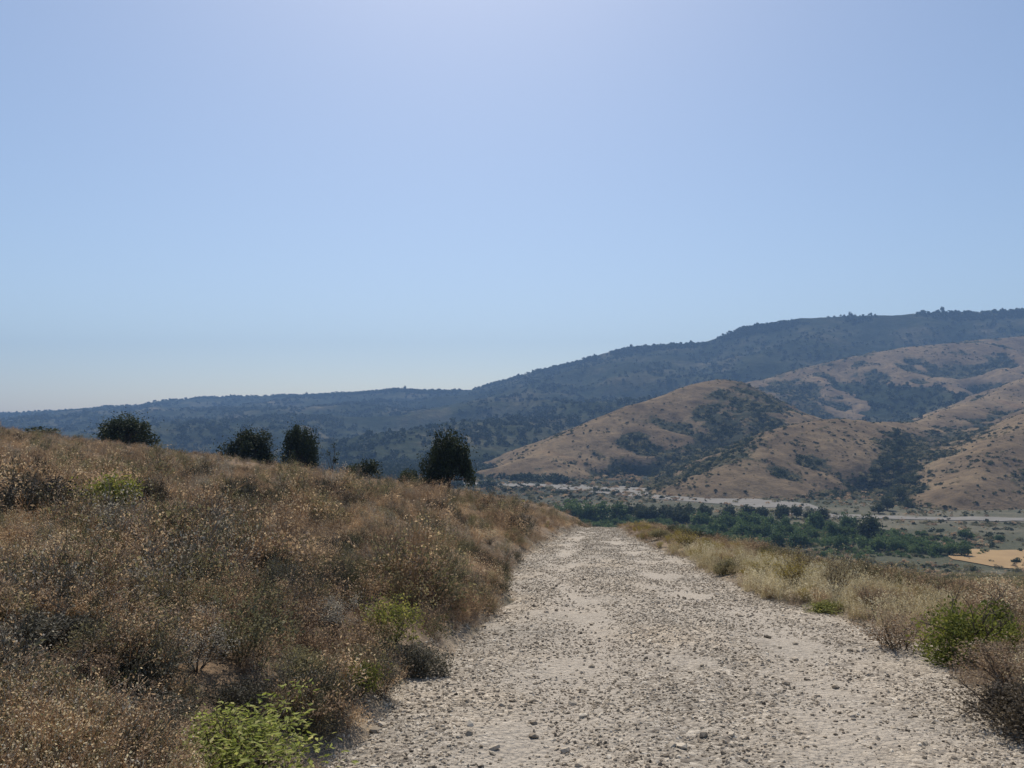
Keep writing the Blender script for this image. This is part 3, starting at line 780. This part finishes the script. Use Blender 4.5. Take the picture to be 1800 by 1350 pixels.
# --- uphill bank: grass and brush as masses
rs = np.random.RandomState(21)
n = 17000
x, y = uphill_points(n, 2.4, 64, rs)
e = edges(y)[0] - x
dens = fbm(x / 1.1, y / 1.6, 3, 121); keep = clear_of(x, y) & (dens + rs.uniform(-.5, .5, n) > -.02) & (e > rs.exponential(.06, n)); x, y, e = x[keep], y[keep], e[keep]
patch = np.clip(.42 + .85 * fbm(x / 1.5, y / 2.4, 3, 123) + .35 * fbm(x / 9, y / 9, 2, 125), 0, 1)
patch = np.clip(patch + .26 * smooth(35, 60, y), 0, 1)
sc = rs.uniform(.35, .75, len(x)) * (1 + .004 * y)
pick = np.where(rs.rand(len(x)) < .16 + .5 * smooth(30, 55, y), rs.randint(0, 4, len(x)), 4 + rs.randint(0, 3, len(x)))
scatter('dry_grass', P_dry + P_low, at(x, y), sc, yaw(rs, len(x)), patch, idx=pick, rs=rs, tilt=.16)
n = 3500
x, y = uphill_points(n, 2.4, 66, rs)
e = edges(y)[0] - x
dens = fbm(x / .9, y / 1.5, 3, 131); keep = clear_of(x, y, .5) & (dens + rs.uniform(-.25, .25, n) > .02) & (e > .05 + rs.exponential(.08, n)); x, y = x[keep], y[keep]
patch = np.clip(.42 + .7 * fbm(x / 1.3, y / 2.0, 3, 133), 0, .75)
kind = fbm(x / 2.2, y / 3.4, 3, 135) + rs.normal(0, .22, len(x))
nb = len(P_brush); idx = rs.randint(0, 4, len(x))
protos = P_brush + P_twig + P_rust + P_olive
o_tw, o_ru, o_ol = 4, 8, 11
idx = np.where(kind > .30, o_ru + rs.randint(0, 3, len(x)), np.where(kind > .08, o_tw + rs.randint(0, 4, len(x)), np.where(kind < -.30, o_ol + rs.randint(0, 3, len(x)), idx)))
sc = rs.uniform(.4, .95, len(x)) * (1 + .008 * y)
scatter('dry_brush', protos, at(x, y), sc, yaw(rs, len(x)), patch, idx=idx, rs=rs, tilt=.14)

n = 19000
x, y = uphill_points(n, 2.6, 66, rs)
e = edges(y)[0] - x
dens = fbm(x / .75, y / 1.15, 3, 137); keep = clear_of(x, y, .5) & (dens + rs.uniform(-.25, .25, n) > .0) & (e > .04 + rs.exponential(.07, n)); x, y = x[keep], y[keep]
kind = .8 * fbm(x / 1.2, y / 1.8, 3, 139) + rs.normal(0, .22, len(x))
idx = np.where(kind > .26, 4 + rs.randint(0, 3, len(x)), np.where(kind > .12, 13 + rs.randint(0, 2, len(x)), np.where(kind < -.44, 10 + rs.randint(0, 3, len(x)), np.where(kind < -.22, 7 + rs.randint(0, 3, len(x)), rs.randint(0, 4, len(x))))))
idx = np.where(rs.rand(len(x)) < .02, 15 + rs.randint(0, 2, len(x)), idx)
sc = (.32 + .42 * rs.rand(len(x))) * (1 + .008 * y)
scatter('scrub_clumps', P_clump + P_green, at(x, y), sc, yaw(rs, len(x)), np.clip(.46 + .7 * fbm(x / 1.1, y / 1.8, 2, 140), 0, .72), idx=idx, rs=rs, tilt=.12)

# larger rounded bushes that merge with one another over the bank
n = 3200
x, y = uphill_points(n, 3.2, 62, rs)
e = edges(y)[0] - x
keep = clear_of(x, y, .75) & (e > .35 + .6 * smooth(8, 9, y) * smooth(14, 12, y)) & (fbm(x / 1.3, y / 2.0, 3, 191) + rs.uniform(-.22, .22, n) > .10); x, y = x[keep], y[keep]
kind = rs.rand(len(x))
idx = np.where(kind < .36, rs.randint(0, 4, len(x)), np.where(kind < .48, 4 + rs.randint(0, 3, len(x)), np.where(kind < .74, 7 + rs.randint(0, 3, len(x)), np.where(kind < .90, 10 + rs.randint(0, 3, len(x)), 13 + rs.randint(0, 2, len(x))))))
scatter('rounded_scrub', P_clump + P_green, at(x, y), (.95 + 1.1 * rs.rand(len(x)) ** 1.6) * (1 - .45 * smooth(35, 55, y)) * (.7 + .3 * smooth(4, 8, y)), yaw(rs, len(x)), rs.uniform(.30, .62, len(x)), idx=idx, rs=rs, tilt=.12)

# --- downhill verge: pale oat grass, gold tufts, then the falling slope
n = 3400
x, y = downhill_points(n, 3.0, 46, rs, .02, 1.5)
l, r = edges(y); f = x - r
keep = clear_of(x, y) & (f > rs.exponential(.10, n)) & (fbm(x / .8, y / 1.2, 3, 141) + rs.uniform(-.5, .5, n) > -.15); x, y = x[keep], y[keep]
pale = smooth(6.5, 9.5, y)
f = x - edges(y)[1]
idx = np.where((f < .95) & (rs.rand(len(x)) < .03 + .70 * pale * (y < 19)), rs.randint(0, 4, len(x)), 4 + rs.randint(0, 7, len(x)))
scatter('verge_grass', P_straw + P_dry + P_low, at(x, y), rs.uniform(.40, .75, len(x)) * (1 + .12 * smooth(8.5, 10, y) * smooth(19, 15, y)), yaw(rs, len(x)), np.clip(.5 + .5 * fbm(x, y / 2, 2, 143), 0, 1), idx=idx, rs=rs, tilt=.16)
n = 2600
x, y = downhill_points(n, 2.8, 45, rs, .10, 1.9)
l, r = edges(y); f = x - r
kind = fbm(x / .8, y / 1.4, 2, 145) + rs.normal(0, .25, n)
goldy = smooth(9, 12, y)
idx = np.where(kind > .12, 4 + rs.randint(0, 3, n), np.where(rs.rand(n) < .10 + .45 * goldy, 7 + rs.randint(0, 3, n), np.where(kind < -.2, 10 + rs.randint(0, 3, n), rs.randint(0, 4, n))))
keep = clear_of(x, y, .5) & (fbm(x / .9, y / 1.3, 2, 147) + rs.uniform(-.5, .5, n) > .0)
x, y, idx = x[keep], y[keep], idx[keep]
scatter('verge_brush', P_brush + P_rust + P_gold + P_olive, at(x, y), rs.uniform(.35, .75, len(x)), yaw(rs, len(x)), rs.rand(len(x)), idx=idx, rs=rs, tilt=.14)
n = 11000
x, y = downhill_points(n, 5, 60, rs, 1.3)
keep = clear_of(x, y, .5) & (fbm(x / 2.5, y / 2.5, 3, 151) + rs.uniform(-.5, .5, n) > -.2); x, y = x[keep], y[keep]
kind = fbm(x / 4, y / 5, 3, 153) + rs.normal(0, .2, len(x))
idx = np.where(kind > .75, rs.randint(0, 4, len(x)), np.where(kind > .18, 4 + rs.randint(0, 4, len(x)), np.where(kind > -.2, 8 + rs.randint(0, 3, len(x)), 11 + rs.randint(0, 2, len(x)))))
scatter('slope_brush', P_straw + P_brush + P_olive + P_dusk, at(x, y), rs.uniform(.4, .85, len(x)) * (1 + .012 * y), yaw(rs, len(x)), np.clip(.45 + .5 * fbm(x / 5, y / 5, 2, 155), 0, 1), idx=idx, rs=rs, tilt=.14)
n = 15000
x, y = downhill_points(n, 40, 264, rs, 6, None, .75)
keep = fbm(x / 14, y / 11, 4, 161) + rs.uniform(-.45, .45, n) > -.12; x, y = x[keep], y[keep]
kind = fbm(x / 30, y / 16, 3, 163) + rs.normal(0, .2, len(x))
idx = np.where(kind > .30, 7 + rs.randint(0, 2, len(x)), np.where(kind > -.02, 4 + rs.randint(0, 3, len(x)), rs.randint(0, 4, len(x))))
scatter('slope_scrub', P_scrub + P_scrub_br + P_scrub_st, at(x, y), (.30 + .75 * rs.rand(len(x)) ** 2) * (1 + .003 * y), yaw(rs, len(x)), np.clip(.4 + .5 * fbm(x / 25, y / 14, 2, 165), 0, 1), idx=idx, rs=rs)
# valley flats: low scrub and weeds
n = 26000
y = 272 * (800 / 272) ** rs.rand(n); x = -.45 * y + (1.17 * y) * rs.rand(n)
keep = (x < .72 * y) & (fbm(x / 30, y / 18, 4, 171) + rs.uniform(-.4, .4, n) > .02 - .35 * smooth(480, 600, y)); x, y = x[keep], y[keep]
keep = ~((y > 262) & (y < 325) & (x > 160)) | ((rs.rand(len(x)) < .35) & (fbm(x / 14, y / 9, 2, 195) > .18))
bare = near_line(x, y, [(-260, 698), (-97, 678), (-26, 648), (44, 628), (94, 580), (147, 512), (180, 482), (215, 428), (271, 416), (342, 398)])
keep &= (bare > 15 + 9 * vnoise(x / 15, y / 15, 177)) | (rs.rand(len(x)) < .22); x, y = x[keep], y[keep]
scatter('valley_scrub', P_scrub + P_dkscrub + P_scrub_br, at(x, y), (.6 + 1.5 * rs.rand(len(x)) ** 2.5) * (1 + .9 * smooth(450, 620, y)), yaw(rs, len(x)), rs.rand(len(x)) * .7, rs=rs)

n = 5200
t_ = rs.rand(n); x = 10 + 165 * t_ + rs.normal(0, 10, n); y = 418 - 62 * t_ + rs.normal(0, 26, n) - 14 * t_
keep = (y > 300) & (y < 436 - .06 * x) & (fbm(x / 18, y / 14, 3, 187) + rs.uniform(-.3, .3, n) > -.06); x, y = x[keep], y[keep]
P_grove = [mound(rs, MM['grove_mass'], 150, .30, .9, 'undergrowth') for _ in range(4)]
scatter('grove_undergrowth', P_grove, at(x, y), .7 + 2.3 * rs.rand(len(x)) ** 2, yaw(rs, len(x)), rs.rand(len(x)), rs=rs)

# --- far slopes
def height_at(GX1, GY1, Z, x, y):
    i = np.clip(np.searchsorted(GX1, x) - 1, 0, len(GX1) - 2); j = np.clip(np.searchsorted(GY1, y) - 1, 0, len(GY1) - 2)
    fx = (x - GX1[i]) / (GX1[i + 1] - GX1[i]); fy = (y - GY1[j]) / (GY1[j + 1] - GY1[j])
    return (Z[j, i] * (1 - fx) + Z[j, i + 1] * fx) * (1 - fy) + (Z[j + 1, i] * (1 - fx) + Z[j + 1, i + 1] * fx) * fy
n = 150000
y = 440 * (2200 / 440) ** rs.rand(n); x = -140 + (.75 * y + 140) * rs.rand(n)
x = np.minimum(x, 1740)
b = height_at(hx, hy, brush, x, y); z = height_at(hx, hy, HZ, x, y)
keep = (z > -52) & (rs.rand(n) < .19 * smooth(.05, .5, fbm(x / 55, y / 40, 3, 183)) + .035 + .80 * np.clip(b, 0, 1) ** 1.6); x, y, z, b = x[keep], y[keep], z[keep], b[keep]
scatter('hill_scrub', P_dkscrub + P_scrub[:2], np.stack([x, y, z], -1), (.6 + 1.9 * rs.rand(len(x)) ** 2.5) * (1 + .8 * b) * (1 + .6 * smooth(900, 1500, y)), yaw(rs, len(x)), rs.rand(len(x)) * .8, rs=rs, lift=-.1)
n = 110000
u = rs.rand(n); sI = u * (len(ss) - 1.01)
tv = np.where(rs.rand(n) < .16, rs.uniform(-25, 70, n), 30 + 2670 * rs.rand(n) ** .8)
i0 = sI.astype(int); tj = np.clip(np.searchsorted(tt, tv) - 1, 0, len(tt) - 2)
ft = (tv - tt[tj]) / (tt[tj + 1] - tt[tj]); fs = sI - i0
def bil(A): return (A[i0, tj] * (1 - ft) + A[i0, tj + 1] * ft) * (1 - fs) + (A[i0 + 1, tj] * (1 - ft) + A[i0 + 1, tj + 1] * ft) * fs
x, y, z = bil(MX), bil(MY), bil(MZ)
dn = fbm(x / 160, y / 160, 4, 181)
keep = (z > -55) & (np.abs(x) < .72 * y) & (dn + rs.uniform(-.22, .22, n) > -.06 - .6 * smooth(1500, 1000, y) - .6 * smooth(250, 400, x) * smooth(2000, 1700, y)); x, y, z = x[keep], y[keep], z[keep]
y2 = 620 * (1900 / 620) ** rs.rand(12000); x2 = -.55 * y2 + (.62 * y2) * rs.rand(12000)
keep = (fbm(x2 / 60, y2 / 60, 3, 185) + rs.uniform(-.3, .3, 12000) > -.28) & (near_line(x2, y2, [(-42, 668), (10, 640), (47, 626), (100, 570)]) > 26)
x = np.concatenate([x, x2[keep]]); y = np.concatenate([y, y2[keep]]); z = np.concatenate([z, np.full(keep.sum(), FLOOR)])
size = np.where(y < 1000, rs.uniform(2.0, 5.0, len(x)), 2.6 + 6.0 * rs.rand(len(x)) ** 1.7)
scatter('forest', P_wood, np.stack([x, y, z], -1), size, yaw(rs, len(x)), np.clip(.45 + 1.1 * fbm(x / 260, y / 260, 4, 193), 0, 1), rs=rs, lift=1.0, squash=1.0)
# ------------------------------------------------------------------ single plants
def thing(name, label, cat, loc, rz=0.0, group=None, scale=(1, 1, 1)):
    o = bpy.data.objects.new(name, None); COL.objects.link(o)
    o.empty_display_size = .2
    o.location = loc; o.rotation_euler = (0, 0, rz); o.scale = scale
    o['label'] = label; o['category'] = cat
    if group: o['group'] = group
    return o

def part_mesh(name, part, mat): return mesh_np(name, part[0], part[1], mat=mat, attrs={'tint': part[2]})

def wood(rs, h, ends, r0, sway=.04, n=7):
    """tapered trunk with limbs reaching to the crown's clumps, forked at several heights"""
    A, B, ra, rb = [], [], [], []
    top = np.array([rs.normal(0, sway * h), rs.normal(0, sway * h), h])
    pts = [np.array([0, 0, -.12 * h]) * 1.0]
    for i in range(1, n + 1):
        t = i / n; pts.append(top * np.array([t, t, t]) + rs.normal(0, .018 * h, 3) * (t < 1))
    for i in range(n):
        A.append(pts[i]); B.append(pts[i + 1]); ra.append(r0 * (1 - .75 * i / n) * (1.35 if i == 0 else 1)); rb.append(r0 * (1 - .75 * (i + 1) / n))
    for e in ends:
        k = rs.randint(1, n); s_ = pts[k]; r_ = r0 * (1 - .75 * k / n) * .6
        m_ = (s_ + e) * .5 + np.array([0, 0, -.06 * h]) + rs.normal(0, .04 * h, 3)
        A += [s_, m_]; B += [m_, e]; ra += [r_, r_ * .6]; rb += [r_ * .6, r_ * .25]
        for _ in range(3):
            q = e + rs.normal(0, .12 * h, 3); A.append(m_); B.append(q); ra.append(r_ * .4); rb.append(r_ * .12)
    return rods(A, B, ra, rb, 6)

def tree_meshes(rs, mat, n=2600, leaf=.11, lumps=13, skirt=.0, stem=.30, tall=1.0, crs=(.28, .52)):
    """a tree about 1 tall and 1 wide: (trunk mesh, crown mesh)"""
    V, F, t, cc = dome(rs, n, .52, (1 - stem) * .95, leaf, lumps, .6, .15, .42, floor=skirt, crs=crs)
    V[:, 2] += stem; cc = cc + np.array([0, 0, stem])
    # ragged outline: loose sprays just outside the clumps
    m = int(n * .10); C = cc[rs.randint(0, lumps, m)] + unit(rs.normal(0, 1, (m, 3)) + np.array([0, 0, .4])) * rs.uniform(.22, .34, (m, 1))
    C[:, 2] = np.maximum(C[:, 2], stem * .8)
    sp = leaves(rs, C, leaf * .8, .5, .4)
    cr = merge((V, F, t), sp)
    tr = wood(rs, stem + .45, cc, .035 * tall)
    return part_mesh('trunk', tr, M_bark), part_mesh('crown', cr, mat)

def plant_tree(name, label, cat, x, y, h, wd, meshes, rz, group=None, sink=0.0, z=None):
    o = thing(name, label, cat, (x, y, (float(H(x, y)) if z is None else z) - sink), rz, group, (wd, wd, h))
    link('trunk', meshes[0], o); link('crown', meshes[1], o)
    return o

rs = np.random.RandomState(41)
T_ridge = [tree_meshes(rs, MM['oak'], 9500, .042, 30, skirt=-.16, stem=.18, crs=(.17, .36)) for _ in range(4)]
T_low = [tree_meshes(rs, MM['oak'], 1500, .075, 9, skirt=-.1, stem=.12) for _ in range(2)]
T_val = [tree_meshes(rs, MM['dark_green'], 700, .13, 12, skirt=-.1, stem=.22) for _ in range(5)]
T_green = [tree_meshes(rs, MM['grove'], 700, .13, 12, skirt=-.1, stem=.2) for _ in range(4)]

G = 'dark trees standing behind the ridge of the brown hillside'
for (x, y, h, wd, k, label) in (
    (-34.4, 71, 4.2, 5.6, 0, 'broad flat-topped dark oak on the ridge, nearest the top of the hillside'),
    (-23.9, 72, 4.7, 5.6, 1, 'rounded dark oak on the ridge between the broad one and the narrow one'),
    (-19.0, 72, 5.5, 3.7, 2, 'narrow dark oak on the ridge, next to the rounded oak and a thin sapling'),
    (-4.45, 56, 5.0, 4.2, 3, 'tall black-green oak where the ridge drops to the valley, above the path')):
    plant_tree('oak_tree', label, 'tree', x, y, h, wd, T_ridge[k], 1.3 * k, G, .2)
for (x, y, h, wd, k, label) in (
    (-41.0, 70, 1.9, 4.4, 0, 'low dark bush barely showing over the highest part of the ridge'),
    (-9.8, 55, 1.9, 2.0, 1, 'low dark bush on the ridge beside the thin sapling'),
    (-7.3, 55.5, 1.75, 1.9, 0, 'low dark bush on the ridge next to the tall black-green oak'),
    (-11.1, 56.5, 1.3, 1.8, 0, 'low dark bush on the ridge just past the thin sapling'),
    (-5.95, 55.2, 1.1, 1.6, 1, 'smallest low bush on the ridge, touching the tall black-green oak'),
    (-28.5, 66, .75, 2.2, 1, 'small dark bush on the ridge between two oaks')):
    plant_tree('ridge_bush', label, 'bush', x, y, h, wd, T_low[k], 2.1 * k + x, 'low bushes on the ridge', .1)
A, B, ra, rb, tips = branching(np.random.RandomState(5), 2, 1.7, .12, 4, .035)
st = rods(A, B, ra, rb, 5)
lv = leaves(np.random.RandomState(6), np.concatenate([tips] * 9)[:170] + np.random.RandomState(7).normal(0, .10, (len(np.concatenate([tips] * 9)[:170]), 3)), .13, .5, .2)
o = thing('sapling', 'thin dark sapling with a bare stem standing alone on the ridge', 'tree', (-12.4, 55, float(H(-12.4, 55)) - .05))
link('trunk', part_mesh('trunk', st, M_bark), o); link('crown', part_mesh('crown', lv, MM['oak']), o)

# --- shrubs one can tell apart on the bank and the verge
def shrub_meshes(rs, mat, style):
    """about 1 wide; style: mound (dense), twiggy (sparse), leafy (broad leaves), spray (upright stems)"""
    if style == 'mound':
        V, F, t, cc = dome(rs, 5200, .5, .55, .034, 13, .55, .3, .55)
        A, B, ra, rb, tips = branching(rs, 9, .62, .85, 4, .012)
        return part_mesh('stem', rods(A, B, ra, rb), M_twig), part_mesh('foliage', (V, F, t), mat)
    if style == 'twiggy':
        st, lv = twig_bush(rs, 18, .72, .85, 2600, .030, 5, .010, .5, .045)
        return part_mesh('stem', st, M_twig), part_mesh('foliage', lv, mat)
    if style == 'leafy':
        st, lv = twig_bush(rs, 24, .58, .95, 2300, .050, 5, .009, .42, .05, .35)
        return part_mesh('stem', st, M_twig), part_mesh('foliage', lv, mat)
    st, lv = twig_bush(rs, 26, .80, .55, 2400, .032, 5, .007, .36, .03, .8)
    return part_mesh('stem', st, M_twig), part_mesh('foliage', lv, mat)

SH = {}
rs = np.random.RandomState(77)
for key, mat, style, k in (('dark', 'dusk', 'mound', 3), ('brown', 'brush', 'twiggy', 3), ('brownmound', 'umber', 'mound', 2), ('grey', 'grey', 'twiggy', 3), ('olive', 'olive', 'mound', 3), ('leaf', 'green', 'leafy', 2), ('green', 'mid_green', 'leafy', 2), ('greenmound', 'mid_green', 'mound', 1), ('rust', 'rust', 'twiggy', 2), ('gold', 'gold', 'spray', 2), ('straw', 'straw', 'spray', 2), ('black', 'dusk', 'mound', 2)):
    SH[key] = [shrub_meshes(rs, MM[mat], style) for _ in range(k)]
cnt = {}
def shrub(kind, name, label, x, y, wd, h, group):
    c = cnt.get(kind, 0); cnt[kind] = c + 1
    me = SH[kind][c % len(SH[kind])]
    o = thing(name, label, 'shrub', (x, y, float(H(x, y)) - .01), 2.4 * c + 1.7 * x, group, (wd, wd, h))
    link('stem', me[0], o); link('foliage', me[1], o)
    return o
GB = 'shrubs on the brown hillside beside the path'
for kind, name, label, x, y, wd, h in BANK_SHRUBS:
    shrub(kind, name, label, x, y, wd, h, GB)
GV = 'shrubs and tussocks on the valley side of the path'
for kind, name, label, x, y, wd, h in VERGE_SHRUBS:
    shrub(kind, name, label, x, y, wd, h, GV)

# --- trees of the valley floor, each on its own
ORD = ['first', 'second', 'third', 'fourth', 'fifth', 'sixth', 'seventh', 'eighth', 'ninth', 'tenth', 'eleventh', 'twelfth', 'thirteenth', 'fourteenth']
rs = np.random.RandomState(55)
def row(n, a, b, hr, meshes, fmt, group, name='valley_tree', spread=3.0, wide=(.95, 1.3)):
    for i in range(n):
        t = (i + .5) / n
        x = a[0] + (b[0] - a[0]) * t + rs.normal(0, spread); y = a[1] + (b[1] - a[1]) * t + rs.normal(0, spread)
        h = rs.uniform(*hr)
        plant_tree(name, fmt.format(ORD[i]), 'tree', x, y, h, h * rs.uniform(*wide), meshes[rs.randint(len(meshes))], rs.uniform(0, 6.28), group, .3)
row(8, (14, 424), (56, 412), (7.5, 10.5), T_green, '{} blue-green valley tree behind the path crest, counted from the tall ridge oak', 'blue-green valley trees behind the path crest')
row(11, (54, 428), (106, 423), (6, 8.5), T_val, '{} tree in the dark row below the riverbed, counted from the path', 'dark row of valley trees below the riverbed')
row(9, (60, 417), (112, 408), (5.5, 8), T_val, '{} tree of the lower dark row below the riverbed, counted from the path', 'lower dark row of valley trees')
row(10, (110, 427), (166, 425), (5.5, 8), T_val, '{} tree of the dark row nearest the pale road, counted from the path', 'dark valley trees near the pale road')
row(14, (92, 398), (164, 380), (6, 8.5), T_green, '{} tree along the back of the green grove, counted from the path', 'trees at the back of the green grove')
row(14, (86, 365), (158, 352), (5.5, 8), T_green, '{} tree along the middle of the green grove, counted from the path', 'trees in the middle of the green grove')
row(14, (78, 336), (154, 324), (4.5, 7), T_green, '{} tree along the front of the green grove, counted from the path', 'trees at the front of the green grove')
row(11, (140, 326), (174, 306), (4, 6), T_green, '{} small tree beside the stubble field, counted from the green grove', 'small trees beside the stubble field', spread=2.0)
plant_tree('valley_tree', 'large round dark tree standing over the green grove', 'tree', 152, 342, 12.0, 12.5, T_val[1], .4, None, .3)
plant_tree('valley_tree', 'lone dark tree at the foot of the brown hills by the road', 'tree', 216, 462, 8.5, 9, T_val[2], 1.4, None, .3)
plant_tree('valley_tree', 'lone rusty-dark tree across the road from the large round one', 'tree', 205, 449, 6.5, 8, T_val[0], 2.4, None, .3)
row(7, (186, 342), (250, 345), (3.0, 5), T_green, '{} low tree on the grey flats behind the stubble field, counted from the grove', 'low trees on the grey valley flats', spread=5.0, wide=(1.0, 1.5))
row(6, (215, 318), (236, 300), (3.0, 5), T_val, '{} bushy tree behind the stubble field, counted from the field\'s far end', 'bushy trees behind the stubble field', spread=2.5, wide=(.9, 1.3))
def hill_z(x, y): return float(height_at(hx, hy, HZ, np.array([x]), np.array([y]))[0])
for i in range(12):
    yy = 480 + i * 22 + rs.normal(0, 4); xx = .4943 * yy + rs.normal(0, 3) - i * .9
    h = rs.uniform(6, 9)
    plant_tree('gully_tree', f'{ORD[i]} dark tree up the gully between the two nearest brown hills, counted from the road', 'tree', xx, yy, h, h * rs.uniform(.8, 1.2), T_val[i % 5], rs.uniform(0, 6), 'trees in the gully of the brown hills', .4, hill_z(xx, yy))

# --- trees that break the mountain's skyline
def crest_at(bearing):                      # the crest's point seen along x / y = bearing
    i = np.argmin(np.abs(cx / cy - bearing)); return cx[i], cy[i], cz[i]
for k, (bearing, h, label) in enumerate(((0.429, 15, 'lone tree breaking the mountain skyline above the highest brown slope'), (0.541, 17, 'tallest tree on the mountain skyline, over the brown hills'), (0.151, 14, 'lone tree on the skyline where the mountain starts to level'), (0.311, 12, 'lone tree on the skyline at the steep shoulder of the mountain'), (-0.257, 14, 'lone tree on the low mountain skyline above the narrow ridge oak'), (-0.134, 16, 'lone tree on the low mountain skyline above the tall ridge oak'))):
    a = crest_at(bearing)
    plant_tree('skyline_tree', label, 'tree', a[0], a[1], h, h * .85, T_val[k % 5], k * 1.1, 'trees on the mountain skyline', .5, a[2])
